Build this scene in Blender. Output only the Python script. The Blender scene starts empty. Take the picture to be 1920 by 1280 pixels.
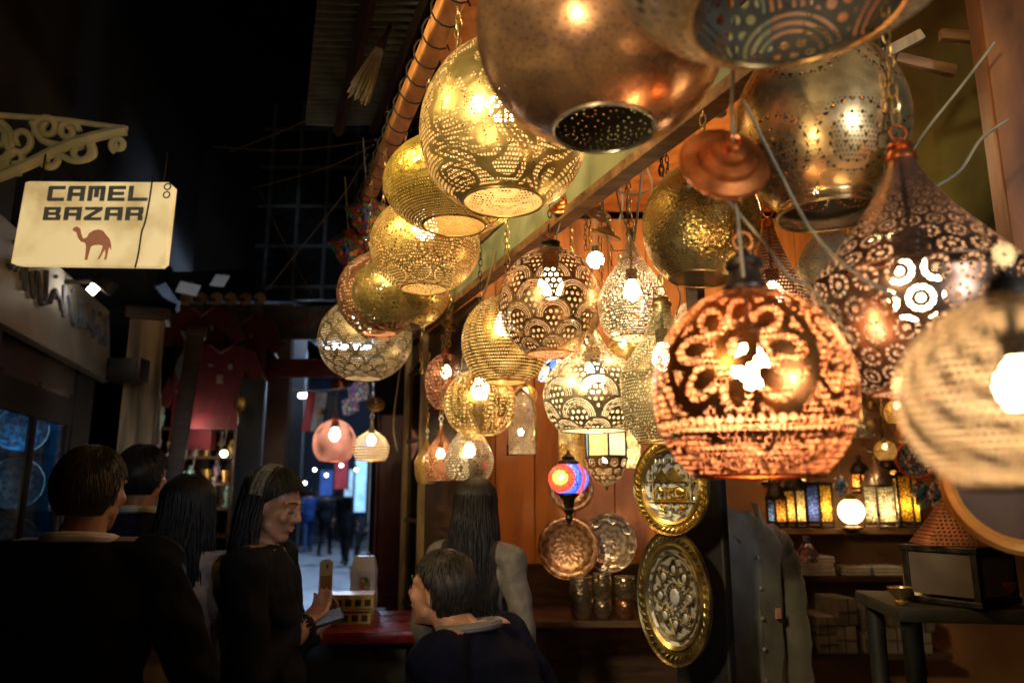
import bpy, bmesh, math, random
from mathutils import Vector, Matrix, Euler, kdtree
random.seed(7)
S = bpy.context.scene; C = S.collection
PI = math.pi; R_ = math.radians
F = 1400.0; TH = R_(11.5); CAM = Vector((0, 0, 1.6))
FWD = Vector((0, math.cos(TH), math.sin(TH))); UP = Vector((0, -math.sin(TH), math.cos(TH))); RT = Vector((1, 0, 0))
def P(px, py, d):                      # a place in the street seen at this spot of the photo, d metres deep
    return CAM + d * (RT * ((px - 960) / F) + UP * ((640 - py) / F) + FWD)
def proj(p):
    v = p - CAM; d = v.dot(FWD); return 960 + F * v.dot(RT) / d, 640 - F * v.dot(UP) / d, d
def ground(px, d):
    p = P(px, 925, d); return Vector((p.x, p.y, 0))
def zfor(c, py):                       # height offset over c at which a vertical line reaches row py
    lo, hi = -2.0, 2.0
    for _ in range(50):
        m = (lo + hi) / 2
        if proj(c + Vector((0, 0, m)))[1] > py: lo = m
        else: hi = m
    return (lo + hi) / 2

# ---------------------------------------------------------------- node maths
class E:
    def __init__(s, nt, v): s.nt = nt; s.v = v
    def op(s, o, *a):
        n = s.nt.nodes.new('ShaderNodeMath'); n.operation = o
        for i, x in enumerate((s,) + a):
            x = x.v if isinstance(x, E) else x
            if isinstance(x, (int, float)): n.inputs[i].default_value = x
            else: s.nt.links.new(x, n.inputs[i])
        return E(s.nt, n.outputs[0])
    def __add__(s, o): return s.op('ADD', o)
    def __radd__(s, o): return s.op('ADD', o)
    def __sub__(s, o): return s.op('SUBTRACT', o)
    def __rsub__(s, o): return E(s.nt, float(o)).op('SUBTRACT', s)
    def __mul__(s, o): return s.op('MULTIPLY', o)
    def __rmul__(s, o): return s.op('MULTIPLY', o)
    def __truediv__(s, o): return s.op('DIVIDE', o)
    def __neg__(s): return s.op('MULTIPLY', -1.0)
    def __lt__(s, o): return s.op('LESS_THAN', o)
    def __gt__(s, o): return s.op('GREATER_THAN', o)
    def fl(s): return s.op('FLOOR')
    def fr(s): return s.op('FRACT')
    def ab(s): return s.op('ABSOLUTE')
    def sq(s): return s.op('MULTIPLY', s)
    def sin(s): return s.op('SINE')
    def cos(s): return s.op('COSINE')
    def rt(s): return s.op('SQRT')
    def mod2(s): return s.op('FLOORED_MODULO', 2.0)
    def mn(s, o): return s.op('MINIMUM', o)
    def mx(s, o): return s.op('MAXIMUM', o)
    def at2(s, o): return s.op('ARCTAN2', o)
def hyp(a, b): return (a.sq() + b.sq()).rt()
def sel(c, a, b): return c * a + (1 - c) * b
def OR(*a):
    r = a[0]
    for x in a[1:]: r = r.mx(x)
    return r
def dots(x, y, r, stag=True):
    if stag: x = x + y.fl().mod2() * 0.5
    return hyp(x.fr() - 0.5, y.fr() - 0.5) < r
class Co: pass
def coords(nt):
    k = Co(); k.nt = nt
    for nm, a in (('UVMap', 'A'), ('merc', 'M')):
        n = nt.nodes.new('ShaderNodeUVMap'); n.uv_map = nm
        s = nt.nodes.new('ShaderNodeSeparateXYZ'); nt.links.new(n.outputs[0], s.inputs[0])
        k.u = E(nt, s.outputs[0]); setattr(k, a, E(nt, s.outputs[1]))
    t = nt.nodes.new('ShaderNodeTexCoord'); k.obj = t.outputs['Object']
    return k
def noise(k, scale, detail=1.0, dist=0.0):
    n = k.nt.nodes.new('ShaderNodeTexNoise'); n.inputs['Scale'].default_value = scale; n.inputs['Detail'].default_value = detail
    n.inputs['Distortion'].default_value = dist; k.nt.links.new(k.obj, n.inputs['Vector'])
    return E(k.nt, n.outputs[0])
# ---- perforation patterns: each gives 1 where the sheet is pierced
def p_none(k): return None
def p_plain(nu, r=.3): return lambda k: dots(k.u * nu, k.A * nu, r)
def p_vor(sc, r):
    def f(k):
        v = k.nt.nodes.new('ShaderNodeTexVoronoi'); v.inputs['Scale'].default_value = sc; v.inputs['Randomness'].default_value = .55; k.nt.links.new(k.obj, v.inputs['Vector'])
        return E(k.nt, v.outputs[0]) < r
    return f
def p_lines(nu, asp=.8):
    def f(k):
        y = k.A * (nu * asp); x = k.u * nu + y.fl() * .37
        return ((y.fr() - .5).ab() < .24) * ((x.fr() - .5).ab() < .34)
    return f
def p_scale(n, nu, ring=9, big=None, lineonly=False, inner=.52, off=0., h=.5):
    def f(k):
        x = k.u * n; y = k.M * n + (8 + off)
        yy = y / h; j = yy.fl(); fy = (yy - j) * h
        def near(xx, par):
            q = xx + par * 0.5
            return (q.fr() - .5)
        par = j.mod2()
        dx0 = near(x, par); dx1 = near(x, 1 - par)
        d0 = hyp(dx0, fy); dy1 = fy - h; d1 = hyp(dx1, dy1)
        own = d0 < .5
        d = sel(own, d0, d1); dx = sel(own, dx0, dx1); dy = sel(own, fy, dy1)
        r = d * 2; th = dx.at2(dy)
        rings = ((r * ring).fr() < .5) * (((r * ring).fl() * .31 + th * (ring * 1.9)).fr() < .62)
        outer = (r > inner) * (r < .9) * (dy > -.02)
        b = big or nu * .55
        bigd = dots(k.u * b, k.A * b, .3)
        core = OR(r < inner - .06, dy < -.06) * (r < .86)
        if lineonly: return core * dots(k.u * nu, k.A * nu, .33)
        return OR(outer * rings, core * bigd)
    return f
def p_circles(n, nu, nring=20):
    def f(k):
        y = k.M * n * 1.12 + 8; j = y.fl(); x = k.u * n + j.mod2() * .5
        dx = x.fr() - .5; dy = (y - j - .5) * .92
        d = hyp(dx, dy); th = dx.at2(dy)
        ring = ((d - .41).ab() < .045) * (((th * (nring / (2 * PI))).fr() - .5).ab() < .33)
        fill = dots(k.u * nu, k.A * nu, .3) * OR(d < .34, d > .48)
        return OR(ring, fill)
    return f
def p_mandorla(n, H, nu):
    def f(k):
        x = k.u * n; dx = (x.fr() - .5).ab(); yn = (k.A * (1 / H))
        w = (yn.mn(1).mx(-1) * (PI / 2)).cos() * .46
        e = dx - w
        border = (e.ab() < .05) * (((k.A * (nu * .62)).fr() - .5).ab() < .32)
        fine = (e < -.1) * dots(k.u * nu, k.A * nu, .31)
        tri = (e > .1) * ((yn.ab()) < .97) * dots(k.u * nu, k.A * nu, .34)
        hook = hyp(dx * 2.2, yn * 1.1) ; ring = ((hook - .42).ab() < .07)
        hole = (hyp(dx * 3.2, (yn.ab() - .5) * 1.6) < .2)
        return OR(border, fine * (1 - ring), tri, hole) 
    return f
def p_rings(n, rr=.34, hole=.12, asp=1.12, nd=11, off=0.):
    def f(k):
        y = k.M * n * asp + (8 + off); j = y.fl(); x = k.u * n + j.mod2() * .5
        dx = x.fr() - .5; dy = (y - j - .5) / asp
        d = hyp(dx, dy); th = dx.at2(dy)
        return OR(d < hole, ((d - rr).ab() < .065) * (((th * (nd / (2 * PI))).fr() - .5).ab() < .34))
    return f
def p_vine(nu, scale, k1=5.0, wid=.27, lo=None, hi=None, r=.33, dist=1.2):
    def f(k):
        nz = noise(k, scale, 0.0, dist)
        band = ((nz * k1).fr() - .5).ab() < wid
        m = band * dots(k.u * nu, k.A * nu, r)
        if lo is not None: m = m * (k.A > lo) * (k.A < hi)
        return m
    return f
def p_hero(nu, u0, a0):
    def f(k):
        x = k.u - u0; y = k.A - a0                    # flower of looped petals
        d = hyp(x, y); th = x.at2(y) + .35
        np_ = 8; ca = ((th * (np_ / (2 * PI))).fr() - .5) * (2 * PI / np_)
        t = d * ca.sin(); q = d * ca.cos()
        e1 = hyp((q - .067) / .042, t / .0255)
        petal = OR((e1 > .52) * (e1 < .92), e1 > 1.42)
        near_ = d < .118
        swirl = ((noise(k, 10.0, 0.0, 1.7) * 6.0).fr() - .5).ab() < .31
        zig = ((noise(k, 16.0, 0.0, 1.9) * 6.5).fr() - .5).ab() < .3
        dd = dots(k.u * nu, k.A * nu, .42)
        rim_ = (d - .118).ab() > .009
        body = (k.A > -.049) * (k.A < .2) * OR(near_ * petal * (d > .032), d < .015, (1 - near_) * swirl) * rim_ * dd
        bd = hyp((k.u * 64).fr() - .5, ((k.A + .060) * 64)) < .41
        bd2 = hyp((k.u * 100).fr() - .5, ((k.A + .072) * 100)) < .43
        low = (k.A < -.082) * (k.A > -.148)
        return OR(body, low * zig * dd, bd, bd2)
    return f
def p_arcs(n, nd, hole=.06, asp=1.0, fill=None):
    def f(k):
        y = k.M * n * asp + 8; j = y.fl(); x = k.u * n + j.mod2() * .5
        dx = x.fr() - .5; dy = (y - j - .5) / asp; d = hyp(dx, dy); th = dx.at2(dy)
        def ring(r, c):
            s = th * (c / (2 * PI)); return hyp((s.fr() - .5) * (2 * PI * r / c), d - r) < hole * .16
        m = OR(ring(.44, nd), ring(.3, nd * .62), ring(.13, 8))
        if fill: m = OR(m, dots(k.u * fill, k.A * fill, .22) * ((d - .37).ab() > .05) * (d < .5))
        return m
    return f
# ---------------------------------------------------------------- materials
def newmat(name):
    m = bpy.data.materials.new(name); m.use_nodes = True; nt = m.node_tree; nt.nodes.clear()
    o = nt.nodes.new('ShaderNodeOutputMaterial'); b = nt.nodes.new('ShaderNodeBsdfPrincipled')
    nt.links.new(b.outputs[0], o.inputs[0]); return m, nt, b, o
def c4(c): return (c[0], c[1], c[2], 1)
def ramp(nt, fac, c1, c2, lo=.35, hi=.65):
    r = nt.nodes.new('ShaderNodeValToRGB'); r.color_ramp.elements[0].position = lo; r.color_ramp.elements[1].position = hi
    r.color_ramp.elements[0].color = c4(c1); r.color_ramp.elements[1].color = c4(c2)
    nt.links.new(fac, r.inputs[0]); return r.outputs[0]
def bumpto(nt, b, h, strength, dist=.01):
    n = nt.nodes.new('ShaderNodeBump'); n.inputs['Strength'].default_value = strength; n.inputs['Distance'].default_value = dist
    nt.links.new(h, n.inputs['Height']); nt.links.new(n.outputs[0], b.inputs['Normal'])
MC = {}
def mat(name, c1, c2=None, rough=.6, metal=0., scale=12., bump=.15, stretch=None, emit=0., spec=.4, det=5., lo=.35, hi=.65, ecol=None, sheen=0.):
    if name in MC: return MC[name]
    m, nt, b, o = newmat(name); k = Co(); k.nt = nt
    t = nt.nodes.new('ShaderNodeTexCoord'); k.obj = t.outputs['Object']
    if stretch:
        mp = nt.nodes.new('ShaderNodeMapping'); mp.inputs['Scale'].default_value = stretch; nt.links.new(k.obj, mp.inputs[0]); k.obj = mp.outputs[0]
    nz = noise(k, scale, det, .3)
    c2 = c2 or tuple(x * .6 for x in c1)
    col = ramp(nt, nz.v, c2, c1, lo, hi); nt.links.new(col, b.inputs['Base Color'])
    nt.links.new((nz * .3 + (rough - .15)).v, b.inputs['Roughness'])
    b.inputs['Metallic'].default_value = metal; b.inputs['Specular IOR Level'].default_value = spec
    b.inputs['Sheen Weight'].default_value = sheen
    if bump: bumpto(nt, b, nz.v, bump)
    if emit:
        if ecol: b.inputs['Emission Color'].default_value = c4(ecol)
        else: nt.links.new(col, b.inputs['Emission Color'])
        b.inputs['Emission Strength'].default_value = emit
    MC[name] = m; return m
def emis(name, c, s):
    if name in MC: return MC[name]
    m, nt, b, o = newmat(name); b.inputs['Base Color'].default_value = c4(c)
    b.inputs['Emission Color'].default_value = c4(c); b.inputs['Emission Strength'].default_value = s
    MC[name] = m; return m
def glassm(name, tint=(1, 1, 1), rough=.02, ior=1.5, alpha=0.):
    if name in MC: return MC[name]
    m, nt, b, o = newmat(name); nt.nodes.remove(b)
    tr = nt.nodes.new('ShaderNodeBsdfTransparent'); tr.inputs[0].default_value = c4(tint)
    gl = nt.nodes.new('ShaderNodeBsdfGlossy'); gl.inputs['Roughness'].default_value = rough
    lw = nt.nodes.new('ShaderNodeLayerWeight'); f0 = ((ior - 1) / (ior + 1)) ** 2
    mx = nt.nodes.new('ShaderNodeMixShader'); nt.links.new((E(nt, lw.outputs['Facing']).op('POWER', 5.0) * (1 - f0) + (f0 + alpha)).v, mx.inputs[0])
    nt.links.new(tr.outputs[0], mx.inputs[1]); nt.links.new(gl.outputs[0], mx.inputs[2]); nt.links.new(mx.outputs[0], o.inputs[0])
    MC[name] = m; return m
def pmat(name, c1, c2, patt=p_none, rough=.33, metal=.8, ham=60., hb=.25, inner_shade=1.):
    """pierced sheet metal: tarnish, hammer marks, holes cut by a pattern"""
    if name in MC: return MC[name]
    m, nt, b, o = newmat(name); k = coords(nt)
    nz = noise(k, 11., 5., .6); col = ramp(nt, nz.v, c2, c1, .36, .62)
    ge = nt.nodes.new('ShaderNodeNewGeometry'); bf = E(nt, ge.outputs['Backfacing'])     # raw, unpolished inside of the sheet, darkened as painted shade in unlit lamps
    lum = sum(c1) / 3; ic = [x * .62 + lum * .36 for x in c1]; inn = ramp(nt, nz.v, tuple(inner_shade * min(.9, x * .8) for x in ic), tuple(inner_shade * min(.92, x * 1.05 + .03) for x in ic), .3, .7)
    mc = nt.nodes.new('ShaderNodeMix'); mc.data_type = 'RGBA'; nt.links.new(bf.v, mc.inputs[0]); nt.links.new(col, mc.inputs[6]); nt.links.new(inn, mc.inputs[7])
    nt.links.new(mc.outputs[2], b.inputs['Base Color']); nt.links.new((metal - bf * (metal - .25)).v if metal > .25 else (bf * 0 + metal).v, b.inputs['Metallic'])
    nz2 = noise(k, 34., 4.)
    nt.links.new((nz2 * .3 + (rough - .15) + bf * .25).v, b.inputs['Roughness'])
    h = patt(k)
    v = nt.nodes.new('ShaderNodeTexVoronoi'); v.inputs['Scale'].default_value = ham; nt.links.new(k.obj, v.inputs['Vector'])
    hh = E(nt, v.outputs[0]) + nz * .8
    bumpto(nt, b, hh.v, hb, .004)
    if h is not None:
        tr = nt.nodes.new('ShaderNodeBsdfTransparent'); mx = nt.nodes.new('ShaderNodeMixShader')
        nt.links.new(h.v, mx.inputs[0]); nt.links.new(b.outputs[0], mx.inputs[1]); nt.links.new(tr.outputs[0], mx.inputs[2])
        nt.links.new(mx.outputs[0], o.inputs[0])
    MC[name] = m; return m
# ---------------------------------------------------------------- mesh building
class MB:
    def __init__(s): s.v = []; s.f = []
    def raw(s, v, f):
        n = len(s.v); s.v += [tuple(x) for x in v]; s.f += [tuple(i + n for i in q) for q in f]; return s
    def box(s, c, sz, rot=None, bev=0.):
        bm = bmesh.new(); bmesh.ops.create_cube(bm, size=1)
        for v in bm.verts: v.co = Vector((v.co.x * sz[0], v.co.y * sz[1], v.co.z * sz[2]))
        if bev: bmesh.ops.bevel(bm, geom=bm.edges[:], offset=bev, segments=2, affect='EDGES', profile=.6)
        M = rot.to_matrix() if isinstance(rot, Euler) else (rot if rot else Matrix.Identity(3))
        bm.verts.index_update()
        s.raw([M @ v.co + Vector(c) for v in bm.verts], [[v.index for v in f.verts] for f in bm.faces]); bm.free(); return s
    def tube(s, pts, r, n=8, closed=False, cap=True):
        pts = [Vector(p) for p in pts]; L = len(pts); rs = r if isinstance(r, (list, tuple)) else [r] * L
        prev = None; vs = []
        for i, p in enumerate(pts):
            a = pts[(i - 1) % L] if (closed or i > 0) else p; b = pts[(i + 1) % L] if (closed or i < L - 1) else p
            t = (b - a); t = t.normalized() if t.length > 1e-9 else Vector((0, 0, 1))
            if prev is None: q = Vector((0, 0, 1)) if abs(t.z) < .9 else Vector((1, 0, 0))
            else: q = prev
            q = q - t * q.dot(t)
            q = q.normalized() if q.length > 1e-6 else Vector((1, 0, 0)); prev = q; w = t.cross(q)
            for k in range(n):
                an = 2 * PI * k / n; vs.append(p + (q * math.cos(an) + w * math.sin(an)) * rs[i])
        fs = []; m = L if closed else L - 1
        for i in range(m):
            i2 = (i + 1) % L
            for k in range(n): fs.append((i * n + k, i * n + (k + 1) % n, i2 * n + (k + 1) % n, i2 * n + k))
        if cap and not closed: fs.append(tuple(range(n))[::-1]); fs.append(tuple((L - 1) * n + k for k in range(n)))
        return s.raw(vs, fs)
    def lathe(s, prof, n=24, M=None, caps=True):
        vs = []; fs = []
        for r, z in prof:
            for k in range(n): a = 2 * PI * k / n; vs.append(Vector((r * math.cos(a), r * math.sin(a), z)))
        for i in range(len(prof) - 1):
            for k in range(n): fs.append((i * n + k, i * n + (k + 1) % n, (i + 1) * n + (k + 1) % n, (i + 1) * n + k))
        if caps:
            if prof[0][0] > 1e-5: fs.append(tuple(range(n))[::-1])
            if prof[-1][0] > 1e-5: fs.append(tuple((len(prof) - 1) * n + k for k in range(n)))
        if M: vs = [M @ v for v in vs]
        return s.raw(vs, fs)
    def ball(s, c, r, n=12, m=8, M=None):
        rr = r if isinstance(r, (tuple, list)) else (r, r, r)
        pr = [(max(1e-4, math.sin(PI * i / m)), math.cos(PI * i / m)) for i in range(m + 1)]
        k = MB().lathe(pr, n, None, True)
        vs = [Vector((v[0] * rr[0], v[1] * rr[1], v[2] * rr[2])) for v in k.v]
        if M: vs = [M @ v for v in vs]
        return s.raw([v + Vector(c) for v in vs], k.f)
    def cap2(s, a, ra, b, rb, n=10):
        a = Vector(a); b = Vector(b); t = (b - a).normalized(); pts = []; rs = []
        for i in range(4): an = PI / 2 * (i + .15) / 4; pts.append(a - t * ra * math.cos(an)); rs.append(ra * math.sin(an))
        pts.append(a); rs.append(ra); pts.append((a + b) / 2); rs.append((ra + rb) / 2); pts.append(b); rs.append(rb)
        for i in range(4): an = PI / 2 * (3.85 - i) / 4; pts.append(b + t * rb * math.cos(an)); rs.append(rb * math.sin(an))
        return s.tube(pts, rs, n)
    def prism(s, poly, t, M=None):
        """flat outline in x,z, thickness t along y"""
        bm = bmesh.new(); vs = [bm.verts.new((x, -t / 2, z)) for x, z in poly]; f = bm.faces.new(vs)
        r = bmesh.ops.extrude_face_region(bm, geom=[f])
        for g in r['geom']:
            if isinstance(g, bmesh.types.BMVert): g.co.y += t
        bmesh.ops.triangulate(bm, faces=[q for q in bm.faces if len(q.verts) > 4])
        bmesh.ops.recalc_face_normals(bm, faces=bm.faces[:]); bm.verts.index_update()
        s.raw([(M @ v.co if M else v.co) for v in bm.verts], [[v.index for v in q.verts] for q in bm.faces]); bm.free(); return s
    def torus(s, c, R, r, n=20, m=8, M=None, sy=1.):
        pts = [Vector((R * math.cos(2 * PI * i / n), 0, R * sy * math.sin(2 * PI * i / n))) for i in range(n)]
        if M: pts = [M @ p for p in pts]
        return s.tube([p + Vector(c) for p in pts], r, m, closed=True)
    def xf(s, M): s.v = [tuple(M @ Vector(v)) for v in s.v]; return s
def link(name, mb, m, parent=None, loc=None, rot=None, smooth=True, auto=40):
    me = bpy.data.meshes.new(name); me.from_pydata(mb.v, [], mb.f); me.update()
    if m: me.materials.append(m)
    o = bpy.data.objects.new(name, me); C.objects.link(o)
    if smooth:
        me.shade_smooth()
        if auto: me.set_sharp_from_angle(angle=R_(auto))
    if parent: o.parent = parent
    if loc is not None: o.location = loc
    if rot is not None: o.rotation_euler = rot
    return o
def setp(o, label=None, cat=None, group=None, kind=None):
    if label: o['label'] = label
    if cat: o['category'] = cat
    if group: o['group'] = group
    if kind: o['kind'] = kind
    return o
def thing(name, label, cat, loc=(0, 0, 0), rot=(0, 0, 0), group=None):
    o = bpy.data.objects.new(name, None); C.objects.link(o); o.empty_display_size = .05
    o.location = loc; o.rotation_euler = rot; return setp(o, label, cat, group)
def struct(name, mb, m, smooth=False): return setp(link(name, mb, m, smooth=smooth), kind='structure')
def catmull(pts, per=6):
    out = []
    for i in range(len(pts) - 1):
        p0 = pts[max(0, i - 1)]; p1 = pts[i]; p2 = pts[i + 1]; p3 = pts[min(len(pts) - 1, i + 2)]
        for k in range(per):
            t = k / per
            out.append(tuple(.5 * (2 * b + (c - a) * t + (2 * a - 5 * b + 4 * c - d) * t * t + (3 * b - a - 3 * c + d) * t ** 3) for a, b, c, d in zip(p0, p1, p2, p3)))
    out.append(tuple(pts[-1])); return out
def lathe_uv(name, prof, R, m, parent, n=72, dent=0., seed=0):
    """pierced shade: surface of revolution, one sheet, with arc-length and conformal coordinates"""
    rnd = random.Random(seed); ph = [rnd.uniform(0, 6.28) for _ in range(8)]
    L = len(prof); s = [0.]
    for i in range(1, L): s.append(s[-1] + math.hypot(prof[i][0] - prof[i - 1][0], prof[i][1] - prof[i - 1][1]))
    mer = [0.]
    for i in range(1, L): mer.append(mer[-1] + (s[i] - s[i - 1]) / max(.1 * R, (prof[i][0] + prof[i - 1][0]) / 2))
    ie = max(range(L), key=lambda i: prof[i][0])
    a = [(s[ie] - x) / (2 * PI * R) for x in s]; me_ = [(mer[ie] - x) / (2 * PI) for x in mer]
    vs = []
    for r, z in prof:
        for k in range(n):
            an = 2 * PI * k / n + PI / 2
            rr = r * (1 + dent * (math.sin(2 * an + ph[0]) + .6 * math.sin(3 * an + ph[1] + z * 9 / R * .3) + .5 * math.sin(5 * an + ph[2] + z / R * 4)))
            vs.append((rr * math.cos(an), rr * math.sin(an), z))
    fs = []; uva = []; uvm = []
    for i in range(L - 1):
        for k in range(n):
            fs.append((i * n + k, (i + 1) * n + k, (i + 1) * n + (k + 1) % n, i * n + (k + 1) % n))
            for (ii, kk) in ((i, k), (i + 1, k), (i + 1, k + 1), (i, k + 1)):
                uva.append((kk / n, a[ii])); uvm.append((kk / n, me_[ii]))
    me = bpy.data.meshes.new(name); me.from_pydata(vs, [], fs)
    for nm, dat in (('UVMap', uva), ('merc', uvm)):
        l = me.uv_layers.new(name=nm); l.data.foreach_set('uv', [x for q in dat for x in q])
    me.materials.append(m); me.shade_smooth(); me.update()
    o = bpy.data.objects.new(name, me); C.objects.link(o); o.parent = parent; return o
# ================================================================ the pierced lamps
PR = {
 'drop': [(.11, 2.1), (.14, 1.8), (.36, 1.3), (.72, .75), (.96, .22), (1, -.06), (.93, -.45), (.8, -.72), (.63, -.84)],
 'squash': [(.13, 1.62), (.18, 1.25), (.42, .9), (.78, .62), (.98, .2), (.99, -.12), (.88, -.48), (.72, -.70), (.66, -.74)],
 'saucer': [(.2, 1.6), (.24, 1.32), (.46, .85), (.78, .36), (.99, .03), (1, -.03), (.97, -.2), (.95, -.75), (.84, -1.2), (.62, -1.55)],
 'hat': [(.13, 1.34), (.17, 1.2), (.27, 1.0), (.47, .68), (.74, .34), (.97, .05), (1.02, .0), (.97, -.05), (.95, -.14), (.93, -.4), (.82, -.78), (.64, -1.04), (.5, -1.17)],
 'gourd': [(.1, 1.35), (.14, 1.05), (.36, .8), (.74, .52), (.98, .1), (.99, -.12), (.92, -.42), (.78, -.64)],
 'bell': [(.12, 2.2), (.2, 1.9), (.36, 1.4), (.62, .8), (.9, .15), (1, -.1), (.97, -.3), (.8, -.6), (.6, -.75)],
 'tent': [(.1, 1.95), (.16, 1.5), (.4, 1.08), (.74, .74), (.94, .36), (1, -.02), (.95, -.38), (.77, -.72), (.47, -.94)],
}
dark_iron = lambda: mat('blackened_metal', (.06, .045, .035), (.025, .02, .016), .45, .8, 30, .1)
brass = lambda: mat('aged_brass', (.62, .42, .16), (.36, .22, .08), .32, .9, 18, .1)
coppr = lambda: mat('worn_copper', (.90, .27, .07), (.50, .13, .03), .3, .9, 18, .1)
steel = lambda: mat('tinned_steel', (.66, .60, .48), (.38, .33, .25), .3, .9, 18, .1)
flexm = lambda: mat('lamp_flex', (.30, .24, .14), (.2, .16, .1), .6, 0, 20, 0)
def chain_mb(z0, z1, link_=.030, w=.0075, r=.0022, x=0., y=0.):
    m = MB(); z = z0; i = 0
    while z < z1 and i < 60:
        rot = Matrix.Rotation(PI / 2 * (i % 2) + .25 * math.sin(i * 2.1), 3, 'Z')
        pts = [(rot @ Vector((w * math.cos(a) * .9, 0, link_ / 2 * 1.12 * math.sin(a)))) + Vector((x + .002 * math.sin(i * 1.7), y, z + link_ / 2)) for a in [2 * PI * j / 10 for j in range(10)]]
        m.tube(pts, r, 5, closed=True); z += link_ * .86; i += 1
    return m
def bulb_mat(s, col=(1, .72, .40)): return emis('bulb_glow_%g_%02x%02x%02x' % (s, int(col[0]*99), int(col[1]*99), int(col[2]*99)), col, s)
def lamp(label, cx, cy, W, rimcy, rimw, d, m, kind='globe', bulb=90., metal=None, chain=.5, cap='cap', tilt=(0, 0), cat='lamp', group='pierced metal lamps hanging at the stall', dent=.006, bcol=(1, .70, .38), bz=.38, name='hanging_lamp', lip=True, rtop=.16, k=None, flat=False, collar=None, caph=.22):
    c = P(cx, cy, d); R = W / 2 * d / F; metal = metal or brass()
    t = thing(name, label, cat, c, (R_(tilt[0]), R_(tilt[1]), 0), group)
    zr = zfor(c, rimcy); rr = rimw / W
    if kind == 'globe':
        k = k or -zr / R / math.sqrt(max(.05, 1 - rr * rr)); kt = k if k < 1.15 else 1.0 + (k - 1) * .5
        a0 = math.asin(min(.99, rtop)); a1 = PI - math.asin(min(.999, rr)); pr = []
        for i in range(41):
            a = a0 + (a1 - a0) * i / 40; z = math.cos(a)
            pr.append((R * math.sin(a), R * z * (kt if z > 0 else k)))
    else:
        q = catmull(PR[kind], 6); zk = zr / R / q[-1][1]
        pr = [(r * R, z * R * (zk if z < 0 else 1)) for r, z in q]
        if rr and kind != 'saucer':
            pass
    if collar:                                                  # turned lip below the opening
        rx, zx = pr[-1]; pr += [(rx * 1.02, zx - .004), (rx * 1.12, zx - collar * R), (rx * 1.10, zx - collar * R * 1.5)]
    lathe_uv('shade', pr, R, m, t, 80, dent, seed=int(cx))
    rr_, zz = pr[-1]; rt, zt = pr[0]
    if lip:
        b = MB(); b.torus((0, 0, 0), rr_, min(.004, .0015 + R * .007), 48, 8, Matrix.Rotation(PI / 2, 3, 'X')); link('rim', b.xf(Matrix.Translation((0, 0, zz))), metal, t)
    h = max(.02, R * caph)
    b = MB().lathe([(rt * 1.18, -.004), (rt * 1.2, .004), (rt * .95, .012), (rt * .8, h * .45), (rt * 1.0, h * .55), (rt * .95, h * .7), (rt * .45, h * .85), (.006, h)], 20)
    cp = link('cap', b.xf(Matrix.Translation((0, 0, zt))), dark_iron() if cap == 'dark' else metal, t)
    zt2 = zt + h
    b = MB().torus((0, 0, zt2 + .011), min(.014, R * (.13 if d > .6 else .07)), .0022, 16, 6); link('hanging_ring', b, metal, cp)
    if chain: link('chain', chain_mb(zt2 + .024, zt2 + chain), brass() if cap != 'dark' else dark_iron(), t)
    if bulb:
        z = bz * R; br = min(.046, R * (.26 if d > 1.1 else .19)); bulb *= (min(.024, R * .2) / br) ** 2 * .95
        b = MB().lathe([(.002, -br * 1.15), (br * .6, -br * .95), (br, -br * .2), (br * .9, br * .45), (br * .5, br * 1.1), (br * .45, br * 1.3)], 14)
        bb = b.xf(Matrix.Translation((0, 0, z)))
        b = MB().lathe([(br * .62, br * 1.25), (br * .66, br * 2.4), (.008, br * 2.6)], 14).tube([(0, 0, br * 2.4), (0, 0, zt - z + .01)], .004, 6)
        so = link('socket', b.xf(Matrix.Translation((0, 0, z))), dark_iron(), t); link('bulb', bb, bulb_mat(round(bulb, 1), bcol), so)
    return t

GOLD = (.92, .62, .12); GOLD2 = (.56, .36, .06); SIL = (.80, .72, .55); SIL2 = (.45, .38, .25); COP = (.80, .36, .15); COP2 = (.34, .13, .055)
BR = (.55, .35, .16); BR2 = (.22, .12, .05)
# --- front row under the hooked pole, nearest first
lamp('biggest tarnished copper globe with sparse pin holes, nearest of the front row', 1128, 52, 470, 243, 186, 1.15,
     pmat('copper_tarnish_sheet', (.95, .52, .24), (.48, .26, .15), p_arcs(14, 14, .12, 1.1), .27, .85, 8, .5, .12), bulb=0, metal=steel(), chain=.45, dent=.008)
lamp('wide pale brass bowl lamp cut off by the top edge of the photo', 1480, -125, 690, -10, 380, .82,
     pmat('pale_brass_sheet', (.86, .68, .38), (.55, .40, .2), p_scale(9, 110, 6, 60, off=.2), .42, .6, 30, .1, .12), bulb=0, metal=brass(), chain=0, k=.55)
lamp('large pale gold globe with tent top and pierced arabesque behind the biggest globe', 944, 243, 312, 380, 142, 1.75,
     pmat('pale_gold_arabesque', (.92, .68, .24), (.56, .40, .13), p_vine(128, 8.5, 6.5, .27, -.17, .2, .35, 1.3), .32, .8, 50, .15), 'tent', bulb=38, metal=brass(), chain=.45)
lamp('flattened yellow gold globe pricked all over with fine dots', 853, 346, 266, 424, 116, 2.12,
     pmat('yellow_gold_dotted', (.92, .66, .12), (.58, .40, .06), p_plain(150, .24), .3, .85, 60, .6), bulb=20, metal=brass(), chain=.6)
lamp('gold globe patterned with rings of dots, below the fine dotted yellow globe', 797, 461, 206, 542, 84, 2.6,
     pmat('gold_circle_sheet', (.92, .64, .18), (.55, .36, .08), p_circles(9, 118, 22), .32, .8, 60, .2), bulb=26, metal=brass(), chain=.62)
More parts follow.
